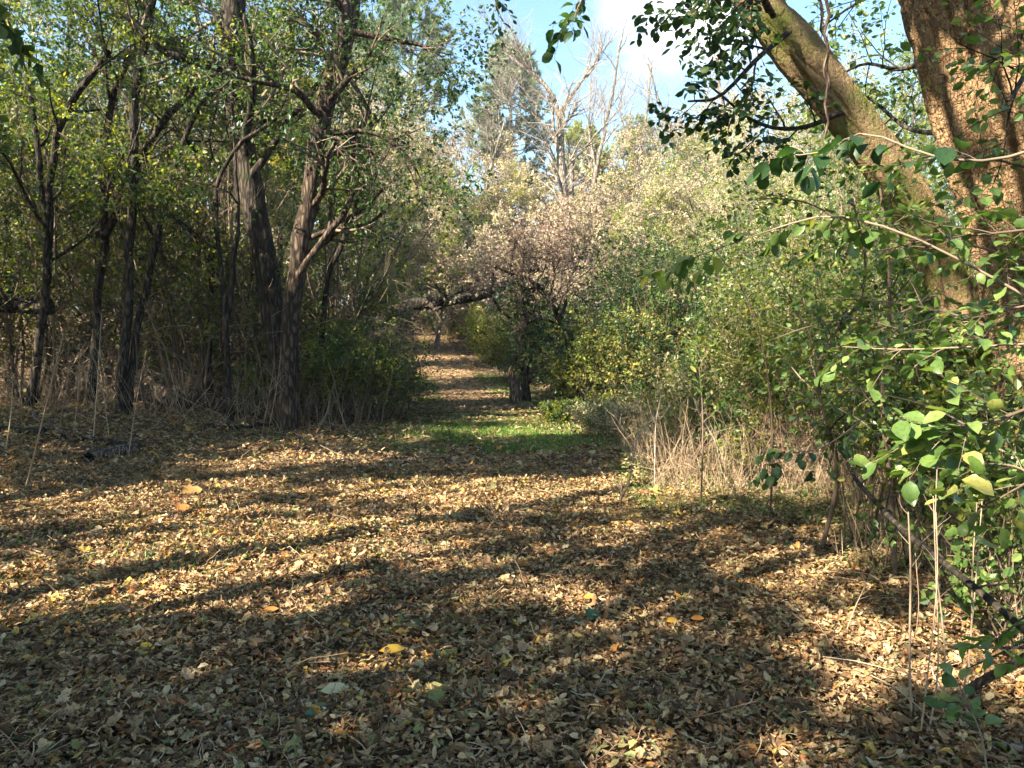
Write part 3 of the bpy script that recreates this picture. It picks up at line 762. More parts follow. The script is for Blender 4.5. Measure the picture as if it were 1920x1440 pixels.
for k, (px, d, h, t) in enumerate([(20, 15, 1.8, 0), (110, 17, 2.6, 1), (200, 16, 1.6, 2), (290, 17.5, 2.4, 0), (360, 16, 1.9, 1), (450, 16.5, 2.2, 2), (510, 15.5, 1.5, 1), (150, 21, 3.2, 0), (330, 22, 3.5, 2), (480, 23, 3.5, 1), (-60, 17, 3, 1), (-140, 14, 2.5, 0)]):
    plain_shrub(px, d, h, 1.5, shrub_label(px, d, h, ['tawny', 'green', 'dark'][t]), [('brown', 'tan'), ('lime', 'green'), ('deep', 'green')][t], 'sparse shrubs inside the shaded wood',
                stems=12, leafn=(3 if t == 0 else 6), size=.07)

for k, (px, d, h, lab) in enumerate([(15, 14.5, 6.5, 'slim many-stemmed tree left of the thin forked stem'), (120, 15.5, 6.0, 'slim many-stemmed tree between the forked and crooked stems'), (215, 15.8, 6.5, 'slim many-stemmed tree behind the crooked stem'),
        (345, 14.8, 6.0, 'slim many-stemmed tree right of the stem leaning right'), (400, 16.5, 7.0, 'slim many-stemmed tree behind the slim double stem'), (455, 15.0, 5.5, 'slim many-stemmed tree left of the vine covered trunk'),
        (620, 15.4, 5.0, 'slim many-stemmed tree right of the grey-brown trunk'), (-60, 15, 6.5, 'slim many-stemmed tree at the left border of the picture'), (290, 18.5, 6.5, 'slim many-stemmed tree behind the straight stem')]):
    shrub('slim_tree', lab, gp(px, d), h, 1.5, 9, [('lime', 'green', 'lime'), ('green', 'lime'), ('ygold', 'lime', 'green')][k % 3], 'slim many-stemmed trees in the wood', br=9, tw=5, leafn=8, size=.08, bare=.22, keep=KG, r=.03, cat='tree', stemmat='twig')
# dry brush, weeds and fallen wood on the left
db = MB()
n = 1500
x = R.uniform(-10.5, -2.6, n); y = R.uniform(12.5, 18, n) - .12 * x * 0
k = (x / y > -.80) & (fbm(x * .9, y * .9 + 12) > .44); x = x[k]; y = y[k]; n = len(x)
st = np.stack([x, y, G(x, y)], 1)
c = walk(st, np.stack([R.normal(size=n) * .5, R.normal(size=n) * .5, np.ones(n)], 1), R.lognormal(-.15, .45, n), 6, .12)
tubes(db, c, R.uniform(.002, .0055, (n, 1)) * np.linspace(1, .4, 6), 3, 0)
c2, r2 = children(c[::2], np.full((len(c[::2]), 6), .004), 4, .4, 1, (.35, .6), (20, 60), 4, .15, (0, 0, .05), .6, .0018)
tubes(db, c2, r2, 3, 0)
n = 1500
x = R.uniform(-10.5, -2.8, n); y = R.uniform(14, 19, n); st = np.stack([x, y, G(x, y) + R.random(n) ** 1.3 * 2.3], 1)
c = walk(st, np.stack([R.normal(size=n), R.normal(size=n), R.normal(size=n) * .3], 1), R.uniform(.6, 2.0, n), 6, .2)
tubes(db, c, R.uniform(.004, .012, (n, 1)) * np.linspace(1, .4, 6), 4, 1)
tag(db.build('undergrowth', [M['stalk'], M['twig']]), 'tangle of dry tan stems and fallen twigs under the shaded wood', 'undergrowth', kind='stuff')

def weed(px, py, tx, ty, d, label, r=.006, branchy=14):
    a = P(px, py, d); a[2] = float(G(a[0], a[1])) - .02; b = P(tx, ty, d)
    p = catmull([a, (a + b) / 2 + R.normal(size=3) * .03, b], 9)
    mb = MB(); rad = np.linspace(r, r * .35, 9); tubes(mb, p, rad, 5, 0)
    c, rr = children(p[None], rad[None], branchy, .45, 1, (.32, .4), (20, 45), 5, .06, (0, 0, .05), .6, .0015)
    tubes(mb, c, rr, 3, 0)
    c2, r2 = children(c, rr, 4, .3, 1, (.10, .6), (25, 50), 3, .05, (0, 0, .05), .7, .001); tubes(mb, c2, r2, 3, 0)
    tag(mb.build('dry_weed', [M['stalk']], None, a), label, 'dry weed', 'tall dry weed stalks on the left')
weed(46, 938, 120, 620, 7.6, 'long pale weed stalk leaning right at the far left edge of the sunlit litter', .010, 18)
weed(175, 845, 190, 590, 10.5, 'branching pale weed skeleton before the crooked stem', .008, 22)
weed(240, 868, 275, 650, 9.8, 'thin weed stalk rising beside the hollow log', .006, 10)
weed(138, 850, 150, 660, 10.6, 'forked pale weed left of the branching skeleton', .007, 16)
weed(110, 840, 130, 640, 10.8, 'straight pale weed in the left group', .007, 12)
weed(205, 842, 165, 640, 11.0, 'pale weed leaning left across the branching skeleton', .006, 14)
weed(500, 790, 528, 650, 12.5, 'weed stalk before the leaning grey-brown trunk', .007, 14)
weed(490, 792, 515, 680, 12.4, 'shorter weed stalk beside the one before the grey-brown trunk', .006, 10)
weed(335, 790, 352, 700, 12.4, 'short lone weed stalk between the leaning stem and slim double stem', .006, 6)
weed(10, 880, 25, 700, 9.4, 'pale weed rising at the left edge of the picture', .007, 14)

def log(name, label, a, b, r0, r1, mat='dark', cat='log', hollow=False, K=12, wob=.04, group=None, sides=12, rgh=.06):
    a = np.asarray(a, float); b = np.asarray(b, float)
    p = a + (b - a) * np.linspace(0, 1, K)[:, None]; p[1:-1] += R.normal(size=(K - 2, 3)) * wob * [1, 1, .5]
    mb = MB(); rr = np.linspace(r0, r1, K) * (1 + R.normal(size=K) * .05)
    tubes(mb, p, rr, sides, 0, True, rgh)
    d = (p[1] - p[0]) / np.linalg.norm(p[1] - p[0])
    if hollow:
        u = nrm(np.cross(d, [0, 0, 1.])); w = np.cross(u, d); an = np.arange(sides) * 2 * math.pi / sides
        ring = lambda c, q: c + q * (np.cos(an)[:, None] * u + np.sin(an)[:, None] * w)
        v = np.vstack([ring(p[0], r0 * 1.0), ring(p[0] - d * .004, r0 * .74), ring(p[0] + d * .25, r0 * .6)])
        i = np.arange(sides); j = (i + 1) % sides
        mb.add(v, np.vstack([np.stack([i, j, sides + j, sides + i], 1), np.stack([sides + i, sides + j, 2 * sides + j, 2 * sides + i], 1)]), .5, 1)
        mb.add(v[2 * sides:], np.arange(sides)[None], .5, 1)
    else:
        e = (p[-1] - p[-2]) / np.linalg.norm(p[-1] - p[-2])
        for c0_, dd, q0 in ((p[0], -d, r0), (p[-1], e, r1)):
            tubes(mb, np.stack([c0_ - dd * q0 * .3, c0_ + dd * q0 * .15, c0_ + dd * q0 * .25])[None], np.array([[q0 * .96, q0 * .80, .002]]), sides, 0)
    o = mb.build(name, [M[mat], M['hollow']], None, a)
    return tag(o, label, cat, group)
g = gp(158, 9.2); h = gp(255, 10.4)
log('hollow_log', 'short hollow log with a dark open end in the litter on the left', g + [0, 0, .045], h + [0, 0, .05], .085, .075, 'rot', hollow=True, rgh=.12)
log('fallen_log', 'mossy dark log lying across the floor at the left', gp(-40, 10.6) + [0, 0, .03], gp(260, 10.3) + [0, 0, .05], .07, .05)
log('fallen_log', 'long brown log lying at the foot of the wood before the brush', gp(250, 14.5) + [0, 0, .30], gp(510, 14.2) + [0, 0, .26], .20, .17, 'red')
log('fallen_tree', 'thick dark trunk fallen level across the left edge above the brush', P(-110, 564, 14.3), P(95, 576, 14.3), .18, .14)
log('fallen_branch', 'brown branch lying in the leaves below the big trunks', gp(380, 12.4) + [0, 0, .05], gp(505, 13.2) + [0, 0, .08], .045, .03)
log('fallen_branch', 'broken pale branch propped in the leaves at the far left', gp(55, 11.3) + [0, 0, .22], gp(125, 10.2) + [0, 0, .05], .035, .02, 'rot')
log('stick', 'thin pale stick pointing out of the leaves beside the hollow log', gp(148, 9.1) + [0, 0, .12], gp(200, 8.3) + [0, 0, .03], .008, .006, 'rot', 'stick', K=4, wob=.005)
log('dead_limb', 'pale bent dead limb hanging across the slim stems', P(285, 560, 15), P(440, 590, 14.6), .035, .02, 'rot', wob=.12)

# the fallen limb arching over the path
lp = poly([(560, 690), (625, 640), (700, 608), (760, 574), (830, 566), (900, 553), (955, 528), (1010, 500)], 20.0); lp[0, 2] = float(G(lp[0, 0], lp[0, 1]))
tree('leaning_dead_tree', 'dark fallen limb arching low over the path', 'dead tree', [(lp, .22, .11)], 'dark', ('brown', 'tan'), None, limbs=(9, .45, 1, 1.6, (40, 80)), br=5, tw=4, leafn=3, size=.10, sides=14, rough=.09)

# ------------------------------------------------------------------ CENTRE AND RIGHT, middle distance
CG = 'shrubs on the right of the path'
tb_ = rooted([(1050, 770), (1046, 640), (1047, 600), (1025, 550), (990, 520), (940, 505)], 18.5)
tree('small_tree', 'small forked tree with dull brown leaves right of the path', 'tree', [(tb_, .085, .03), (poly([(1047, 602), (1060, 570), (1066, 530), (1085, 490), (1110, 440)], 18.4), .05, .02), (poly([(1030, 560), (1040, 510), (1030, 450)], 18.6), .04, .02)],
     'red', ('brown', 'pinktan', 'brown'), None, limbs=(12, .35, 1, 1.9, (35, 80)), br=8, tw=6, leafn=3, size=.075, sides=9, up=.02, wander=.26)
ot = rooted([(985, 765), (984, 700), (978, 640), (984, 590), (990, 540)], 19.5)
tree('old_tree', 'thick dark trunk wrapped in green vines beside the path', 'tree', [(ot, .12, .09)], 'dark', ('deep', 'green'), None, limbs=(24, .12, 1, .9, (50, 95)), br=6, tw=5, leafn=7, size=.075, sides=12)
st_ = rooted([(966, 772), (968, 740), (970, 705)], 18.6)
def stump():
    root = empty('tree_stump', st_[0], 'bleached splintered stump at the foot of the vine covered trunk', 'stump')
    mb = MB(); K = 6; a = np.arange(16) * 2 * math.pi / 16; hh = np.linalg.norm(st_[-1] - st_[0])
    top = hh * (1 + R.uniform(-.45, .35, 16))
    v = []
    for k in range(K):
        t = k / (K - 1); rr = (.17 - .06 * t) * (1 + .10 * np.sin(a * 5 + 1) + R.normal(size=16) * .03)
        v.append(np.stack([np.cos(a) * rr, np.sin(a) * rr, top * t - .05], 1))
    for k in range(K - 1, 1, -2):
        t = k / (K - 1); rr = .06; v.append(np.stack([np.cos(a) * rr, np.sin(a) * rr, top * t * .9 - .05], 1))
    v = np.array(v); i = np.arange(16); j = (i + 1) % 16
    f = np.vstack([np.stack([k * 16 + i, k * 16 + j, (k + 1) * 16 + j, (k + 1) * 16 + i], 1) for k in range(len(v) - 1)])
    mb.add(v.reshape(-1, 3) + st_[0], f, .5, 0, False)
    mb.build('trunk', [M['rot']], root, st_[0])
stump()
def cshrub(px, d, h, w, label, leafs, **k):
    a = dict(stems=18, br=7, tw=6, leafn=8, size=.07, bare=.08)
    a.update(k)
    return shrub('shrub', label, gp(px, d), h, w, a.pop('stems'), leafs, CG, **a)
cshrub(1085, 16.0, 1.9, 1.0, 'low green shrub right of the vine covered trunk', ('green', 'deep'))
cshrub(1130, 15.5, 2.0, 1.1, 'yellow-green shrub in the middle of the right bank', ('lime', 'green', 'ygold'))
cshrub(1195, 15.0, 2.3, 1.2, 'dull gold and green shrub on the right bank', ('ygold', 'green', 'deep'))
cshrub(1260, 15.5, 3.2, 1.4, 'tall blue-green shrub at the edge of the lit weeds', ('deep', 'green'), stems=24)
cshrub(1240, 17.5, 3.8, 1.7, 'broad bright green shrub beneath the tan trees', ('green', 'deep', 'green'), stems=26, leafn=9, size=.08)
cshrub(1330, 17.0, 3.6, 1.7, 'high green shrub behind the lit saplings', ('green', 'green', 'deep'), stems=30, leafn=10, size=.08)
cshrub(1420, 15.0, 3.5, 1.6, 'tall mottled shrub left of the leaning trunk', ('green', 'lime', 'deep', 'tan'), stems=28, leafn=10, size=.075)
cshrub(1500, 17.5, 4.8, 2.0, 'very tall pale green shrub behind the leaning trunk', ('green', 'lime', 'tan', 'tan'), stems=30, leafn=10, size=.10)
cshrub(1150, 20.0, 3.2, 1.6, 'shaded green shrub behind the brown leaved tree', ('deep', 'green'), size=.085, stems=22)
cshrub(1075, 21.5, 2.4, 1.3, 'dark shrub in the gap behind the vine covered trunk', ('deep', 'green'), size=.09)
cshrub(955, 26.0, 2.4, 1.4, 'yellow-green shrub under the arching limb', ('lime', 'ygold', 'green'), size=.10, stems=16, keep=None)
cshrub(1005, 24.5, 2.6, 1.4, 'dark green shrub right of the far path', ('deep', 'green'), size=.10)
cshrub(925, 31.0, 2.2, 1.6, 'golden shrub at the top of the far path', ('ygold', 'lime'), size=.12)
cshrub(790, 44, 3.6, 2.4, 'shaded shrub closing the top of the path on its left', ('brown', 'green', 'pinktan'), size=.14, stems=24)
cshrub(850, 41, 3.0, 2.4, 'brownish shrub closing the top of the path', ('brown', 'lime', 'green'), size=.14, stems=24)
cshrub(735, 36, 3.0, 2.0, 'shaded shrub left of the path under the arching limb', ('deep', 'brown', 'green'), size=.13, stems=24)
cshrub(820, 55, 5.0, 4.0, 'tall brown shrub beyond the crest of the path', ('brown', 'pinktan'), size=.2, stems=34)
cshrub(760, 58, 5.5, 4.0, 'tall tan shrub beyond the crest left of the brown one', ('pinktan', 'brown'), size=.2, stems=34)
cshrub(950, 33, 3.2, 2.0, 'dim shrub behind the yellow-green one', ('deep', 'brown'), size=.12)
cshrub(1045, 14.4, .55, .7, 'low bright green plant at the right edge of the grass', ('green', 'lime'), size=.05, stems=22)
cshrub(1120, 12.8, .75, .8, 'pale dry bramble clump beside the grass', ('tan', 'lime', 'green'), size=.04, stems=30, stemmat='paletwig', r=.004, leafn=4)
cshrub(1175, 12.0, .8, .8, 'pale dry clump left of the stalk bed', ('tan', 'green'), size=.04, stems=30, stemmat='stalk', r=.004, leafn=3)

# ------------------------------------------------------------------ FAR TREES
FG = 'pale autumn trees behind the path'
far = [(770, 42, 11.0, ('pinktan', 'tan', 'lime'), 'pinkish tan tree at the left edge of the open sky'), (850, 50, 13.8, ('pinktan', 'tan'), 'rounded dusty pink tree just left of the pine'),
       (905, 46, 9.6, ('tan', 'ygold', 'tan'), 'cream and gold tree below the pine'), (985, 48, 9.2, ('tan', 'tan', 'pinktan'), 'broad cream tree left of the bare trunk'),
       (1090, 47, 8.2, ('tan', 'pinktan'), 'low cream tree at the foot of the bare trunks'), (1170, 52, 12.0, ('pinktan', 'tan'), 'grey-tan tree behind the right bare trunks'),
       (1255, 50, 13.0, ('tan', 'pinktan', 'lime'), 'tall tan tree with thin top right of the bare trunks'), (1345, 43, 12.2, ('tan', 'tan', 'pinktan'), 'large cream tree with yellow light on it'),
       (1430, 38, 12.0, ('tan', 'pinktan', 'tan'), 'cream and green tree left of the leaning trunk'), (1520, 40, 14.5, ('tan', 'pinktan'), 'tan tree seen behind the leaning trunk'),
       (820, 37, 6.4, ('tan', 'lime', 'pinktan'), 'small cream tree above the arching limb'), (930, 36, 6.2, ('pinktan', 'tan'), 'small dusty tree above the end of the arching limb'),
       (1020, 34, 6.6, ('pinktan', 'tan', 'brown'), 'small pinkish tree behind the brown leaved tree'), (1120, 33, 6.8, ('pinktan', 'tan'), 'small tan tree right of the brown leaved tree'),
       (1200, 31, 6.6, ('tan', 'lime', 'pinktan'), 'small cream tree behind the broad green shrub'), (1300, 30, 7.8, ('tan', 'tan', 'lime'), 'cream green tree behind the high green shrub'),
       (1400, 27, 8.6, ('lime', 'tan', 'tan'), 'pale green tree behind the tall mottled shrub'), (700, 46, 12.5, ('pinktan', 'lime', 'tan'), 'high grey-green tree behind the left wood'),
       (740, 56, 17, ('pinktan', 'tan'), 'tall dusty tree far behind the left wood'), (1620, 34, 13, ('tan', 'green'), 'tan tree between the two near trunks'),
       (1750, 30, 12, ('lime', 'green'), 'green tree behind the big furrowed trunk'), (640, 40, 15, ('tan', 'pinktan', 'green'), 'high tan tree showing through the dark stems'), (720, 34, 7.5, ('pinktan', 'tan', 'lime'), 'small tan tree above the dark shrub on the left bank')]
for (px, d, h, lv, lab) in far:
    b = gp(px, d); top = b + [R.normal() * .6, R.normal() * .6, h * .93]; mid = (b + top) / 2 + R.normal(size=3) * [.5, .5, 0]
    tree('autumn_tree', lab, 'tree', [(np.array([b, mid, top]), .08 + .008 * h, .03), (np.array([b + (mid - b) * .4, mid + [h * .12, 0, 0], top + [h * .17, 0, -h * .15]]), .08, .02),
         (np.array([b + (mid - b) * .4, mid - [h * .12, 0, 0], top - [h * .17, 0, h * .15]]), .08, .02)], 'grey', lv, FG,
         limbs=(12, .12, 1, h * .30, (30, 75)), br=8, tw=5, leafn=21, size=.0042 * d * .64, twigmat='paletwig', sides=7, wander=.14, keep=(KG if px < 900 else None), cull=px < 900)

BG = 'bare pale trees against the sky'
def bare(label, main, d, r0, r1, forks=(), ln=3.2, n=10, up=.10):
    tr = [(rooted(main, d), r0, r1)] + [(poly(f, d), a, b) for f, a, b in forks]
    tree('bare_tree', label, 'tree', tr, 'pale', None, BG, limbs=(n, .35, 1, ln, (20, 50)), br=7, tw=5, brl=.55, twl=.6, up=up, wander=.12, twigmat='paletwig', sides=10, lmin=.02)
bare('tall bare pale trunk forking beneath the open sky', [(1062, 600), (1060, 480), (1058, 400), (1054, 320), (1050, 250), (1056, 200)], 40, .33, .17,
     [([(1052, 240), (1040, 190), (1015, 150), (960, 110), (930, 80)], .17, .04), ([(1055, 205), (1085, 160), (1110, 130), (1130, 80)], .13, .03), ([(1054, 320), (1085, 290), (1120, 250), (1165, 200)], .09, .03), ([(1050, 270), (1000, 215), (960, 190)], .10, .03)], 3.4)
bare('slim bare tree right of the forking pale trunk', [(1105, 600), (1108, 420), (1118, 320), (1135, 240), (1150, 160), (1168, 60)], 46, .22, .05, [([(1118, 320), (1105, 240), (1110, 150)], .10, .03)], 3.2)
bare('white barked trunk close behind the forking pale trunk', [(1072, 600), (1070, 430), (1072, 340), (1074, 290)], 44, .20, .12, (), 1.6, 5)
bare('bare tree with upswept twigs left of the white cloud', [(1180, 560), (1190, 400), (1200, 300), (1215, 200), (1225, 110)], 52, .18, .04, [([(1200, 320), (1170, 240), (1165, 170)], .08, .03)], 3.8)
bare('bare forked tree below the white cloud', [(1290, 520), (1288, 380), (1265, 270), (1240, 200), (1215, 120)], 48, .18, .04, [([(1280, 330), (1310, 250), (1330, 160)], .10, .03)], 3.6)
bare('bare tree rising left of the dark hanging leaves', [(1380, 500), (1375, 350), (1360, 240), (1345, 130), (1350, 40)], 45, .18, .05, [([(1370, 300), (1400, 200), (1420, 100)], .08, .03)], 3.6)
bare('thin bare tree below the pine', [(900, 560), (905, 400), (925, 300), (945, 230)], 47, .14, .05, [([(905, 400), (870, 320), (850, 260)], .08, .03)], 2.6)

def pine(label, px, d, h, needles, low=.25, blen=4.0, size=.30, whorls=16):
    b = gp(px, d); top = b + [0, 0, h]
    root = empty('pine_tree', b, label, 'tree', 'pines among the bare trees')
    tb = MB(); cb = MB(); p = b + (top - b) * np.linspace(0, 1, 12)[:, None]; r = np.linspace(.30, .04, 12)
    tubes(tb, p, r, 10, 0)
    tubes_n = whorls * 5; t = low + (1 - low) * np.repeat(np.arange(whorls) / whorls, 5) + R.normal(size=tubes_n) * .008
    pos, _ = along(p[None], np.zeros(tubes_n, int), np.clip(t, 0, .99)); a = R.uniform(0, 6.28, tubes_n)
    dr = np.stack([np.cos(a), np.sin(a), np.full(tubes_n, .12)], 1)
    ln = blen * (1 - ((t - low) / (1 - low))) ** .7 * R.uniform(.55, 1.15, tubes_n) + .4
    c1 = walk(pos, dr, ln, 8, .05, (0, 0, .07)); r1 = np.linspace(.05, .012, 8) * np.ones((tubes_n, 1)); tubes(tb, c1, r1, 5, 0)
    c2, r2 = children(c1, r1, 12, .25, 1, (blen * .26, .6), (35, 65), 5, .06, (0, 0, .08), .5, .006); tubes(cb, c2, r2, 3, 0)
    N = len(c2); m = 64; idx = np.repeat(np.arange(N), m); pos, tan = along(c2, idx, R.uniform(.2, 1, N * m))
    xd = tan + R.normal(size=tan.shape) * .55 + [0, 0, .3]
    leaves(cb, pos, xd, R.normal(size=tan.shape), size * R.uniform(.6, 1.2, len(pos)), NEEDLE, 2.2, m=1)
    cb.build('crown', [M['paletwig'], M[needles]], root, b); tb.build('trunk', [M['grey']], root, b)
pine('broad pine with drooping left boughs against the blue sky', 958, 58, 20.5, 'needle', .42, 5.0, .40)
pine('yellow-green pine behind the bare pale trunks', 1092, 54, 13.5, 'needle2', .45, 3.2)
pine('tall pine standing behind the left wood', 775, 50, 23, 'needle', .60, 3.8)
pine('slim pine deep in the wood left of the path', 690, 62, 24, 'needle', .55, 3.2)
pine('grey-green pine behind the bare trees on the right', 1190, 66, 17, 'needle', .35, 4.0)
pine('faint pine between the tan trees on the right', 1300, 62, 15, 'needle2', .3, 4.0)

# far-off wood closing the view
fw = MB(); n = 420
a = R.uniform(-1.15, 1.15, n); d = R.uniform(66, 105, n); x = d * np.sin(a); y = d * np.cos(a)
h = R.uniform(6, 13, n) * np.where(a < -.1, 1.35, 1.0) * np.where((a > -.08) & (a < .30), .7, 1)
b = np.stack([x, y, G(x, y) - .2], 1)
c = walk(b, np.stack([R.normal(size=n) * .06, R.normal(size=n) * .06, np.ones(n)], 1), h, 8, .03); rr = np.linspace(.2, .04, 8) * np.ones((n, 1)); tubes(fw, c, rr, 5, 0)
c1, r1 = children(c, rr, 12, .15, 1, (3.6, .6), (30, 75), 5, .12, (0, 0, .08), .5, .03); tubes(fw, c1, r1, 3, 0)
crown_leaves(fw, c1[::2], 26, .42, 1, spread=1.6); crown_leaves(fw, c1[1::3], 26, .42, 2, spread=1.6)
tag(fw.build('distant_woods', [M['paletwig'], M['pinktan'], M['green']]), 'distant wood of grey and tan trees closing the view', 'woods', kind='stuff')

# ------------------------------------------------------------------ RIGHT, near: big trunk and leaning trunk
def big_trunk(name, label, pts, radii, mat, amp, S=200, K=420, crack=1.0, flip=0, knots=()):
    root_pt = np.array(pts[0], float)
    root = empty(name, root_pt, label, 'tree')
    p = catmull(pts, K); rr = np.interp(np.linspace(0, 1, K), np.linspace(0, 1, len(radii)), radii)
    t = nrm(np.gradient(p, axis=0)); ref = np.array([0, -1., 0.2]); n = nrm(ref - (t @ ref)[:, None] * t); b = np.cross(t, n)
    a = np.arange(S) * 2 * math.pi / S
    s = np.cumsum(np.r_[0, np.linalg.norm(np.diff(p, axis=0), axis=1)])
    A, Sg = np.meshgrid(a, s)
    u = A * (S / 12) / 2
    qx = A * rr.mean() / .45
    ridge = 1 - np.abs(2 * vn(qx * 8 + 1.2 * vn(Sg * 2.2, A * 3) + flip, Sg * 1.3 + .8 * vn(A * 4, Sg * 2)) - 1)
    ridge2 = 1 - np.abs(2 * vn(qx * 19 + 1.5 * vn(Sg * 5, A * 5), Sg * 5.5 + 11 + 2 * vn(A * 7, Sg * 5)) - 1)
    fine = vn(qx * 34, Sg * 40) - .5
    # close the seam
    w = sstep(0, .6, A) * sstep(2 * math.pi, 2 * math.pi - .6, A)
    big = .10 * np.sin(A * 3 + Sg * .5 + flip) + .05 * np.sin(A * 5 - Sg * .9)
    fl = sstep(.8, 0, Sg) * .35 * (1 + .5 * np.sin(A * 4))
    R_ = rr[:, None] * (1 + big * amp + fl) + w * crack * (-.055 * (ridge ** 3) - .024 * (ridge2 ** 2) + .008 * fine)
    for (ks, ka, kr, kh) in knots:
        R_ = R_ + kh * np.exp(-(((Sg - ks) / kr) ** 2 + ((np.angle(np.exp(1j * (A - ka)))) / .35) ** 2))
    v = p[:, None] + R_[..., None] * (n[:, None] * np.cos(A)[..., None] + b[:, None] * np.sin(A)[..., None])
    mb = MB(); i = np.arange(S); j = (i + 1) % S
    f = (np.arange(K - 1)[:, None, None] * S + np.stack([i, j, S + j, S + i], 1)[None]).reshape(-1, 4)
    mb.add(v, f, .5, 0, True); mb.build('trunk', [M[mat]], root, root_pt)
    return root, p, rr
bt, bp_, br_ = big_trunk('big_tree', 'huge furrowed tan trunk filling the upper right corner',
    [gp(2050, 5.2) - [0, 0, .1], P(2020, 800, 5.15), P(1985, 600, 5.1), P(1940, 420, 5.05), P(1893, 260, 5.0), P(1860, 120, 5.0), P(1830, 0, 5.0), P(1770, -260, 5.0), P(1700, -700, 5.1), P(1660, -1100, 5.2)],
    [.56, .46, .41, .39, .39, .41, .42, .38, .33, .26], 'big', .9, knots=((2.6, .3, .22, .05),))
lt, lp_, lr_ = big_trunk('leaning_tree', 'mossy tan trunk leaning left across the upper right',
    [gp(1925, 5.9) - [0, 0, .1], P(1885, 800, 5.8), P(1828, 640, 5.7), P(1762, 500, 5.6), P(1684, 350, 5.5), P(1585, 215, 5.4), P(1490, 95, 5.3), P(1400, -20, 5.2), P(1290, -220, 5.1), P(1200, -420, 5.0)],
    [.22, .18, .17, .165, .16, .155, .165, .14, .12, .08], 'lean', .5, S=140, K=380, crack=.42, flip=3)
# their branches and crowns, and unseen limbs added to shadow the big trunk
def add_crown(root, origin, stems, r0, leafs, size, ln, leafn=8, n=7, tpl=OVAL3, name='crown', keep=None, bark='dark', droop=-.02):
    cb = MB()
    for s in stems:
        p = catmull(s, 12); r = np.linspace(r0, r0 * .3, 12); tubes(cb, p, r, 7, 0)
        c, rr = children(p[None], r[None], n, .2, 1, (ln, .6), (30, 70), 7, .12, (0, 0, droop), .5, .003); tubes(cb, c, rr, 4, 0)
        c2, r2 = children(c, rr, 5, .2, 1, (ln * .45, .8), (30, 65), 5, .12, (0, 0, droop), .6, .0018); tubes(cb, c2, r2, 3, 0)
        N = len(c2); idx = np.repeat(np.arange(N), leafn); pos, tan = along(c2, idx, np.clip(np.tile(np.linspace(.1, .98, leafn), N), 0, .99))
        sg = np.where(np.arange(len(pos)) % 2 == 0, 1., -1.)[:, None]; sdv = nrm(np.cross(tan, R.normal(size=tan.shape) * .3 + [0, 0, 1]))
        xd = tan * .5 + sdv * sg * .8 + R.normal(size=tan.shape) * .25 - [0, 0, .35]; pos = pos + nrm(xd) * size * .12
        if keep is not None:
            k = keep(pos); pos = pos[k]; xd = xd[k]
        leaves(cb, pos, xd, R.normal(size=pos.shape) * .5 + [0, 0, .8], size * R.uniform(.6, 1.2, len(pos)), tpl, .66, -.1, .01, m=1)
    return cb.build(name, [M[bark]] + [M[q] for q in leafs], root, origin)
o_ = np.array(lt.location)
add_crown(lt, o_, [[P(1480, 60, 5.1), P(1420, 110, 4.8), P(1350, 180, 4.6), P(1290, 190, 4.5)], [P(1580, 210, 5.3), P(1500, 240, 5.0), P(1420, 230, 4.8), P(1330, 160, 4.7)],
                   [P(1440, 20, 5.0), P(1400, -60, 4.6), P(1340, -30, 4.4), P(1290, 30, 4.3)], [P(1450, 30, 5.0), P(1420, -20, 4.6), P(1400, 20, 4.4), P(1370, 60, 4.3)]],
          .020, ['deep'], .062, .42, 7, 8)
o_ = np.array(bt.location)
add_crown(bt, o_, [[P(1760, 100, 5.3), P(1690, 130, 5.9), P(1620, 120, 6.3), P(1560, 150, 6.6)], [P(1780, 250, 5.4), P(1700, 240, 6.2), P(1620, 180, 6.8), P(1540, 190, 7.2)], [P(1750, 0, 5.3), P(1690, -30, 6.2), P(1600, 10, 6.8), P(1530, 60, 7.0)],
                   [P(1920, 60, 4.6), P(1940, 100, 4.0), P(1910, 160, 3.6), P(1890, 190, 3.4)]], .022, ['near'], .062, .75, 7, 8)
def shade_pt(px, py, d, k): return P(px, py, d) + SUN * k  # point shifted sunward, for unseen limbs added to shadow the big trunk
add_crown(bt, o_, [[P(1660, -1100, 5.1), P(1500, -900, 3.6), shade_pt(1650, -160, 4.7, 4.6), shade_pt(1720, 60, 4.7, 4.3), shade_pt(1790, 300, 4.75, 4.1), shade_pt(1860, 540, 4.8, 4.1)],
                   [P(1680, -900, 5.1), P(1600, -800, 3.8), shade_pt(1760, -160, 4.6, 4.2), shade_pt(1830, 20, 4.6, 4.0), shade_pt(1880, 230, 4.6, 4.0), shade_pt(1900, 420, 4.6, 4.0)],
                   [P(1690, -800, 5.1), P(1620, -700, 3.8), shade_pt(1700, -100, 4.7, 3.6), shade_pt(1820, 60, 4.7, 3.4), shade_pt(1940, 160, 4.7, 3.4)]], .07, ['near'], .07, .55, 5, 8, name='crown')
# thin hanging dead stems before the sky gap between the trunks
for k, (a, b, lab) in enumerate([((1535, -40, 4.4), (1555, 165, 4.5), 'thin grey stem hanging straight down between the two trunks'), ((1552, -40, 4.2), (1546, 260, 4.3), 'darker thin stem hanging beside the grey one')]):
    log('vine', lab, P(*a), P(*b), .010, .006, 'rot', 'vine', K=10, wob=.01, group='thin vines hanging between the near trunks', sides=6)

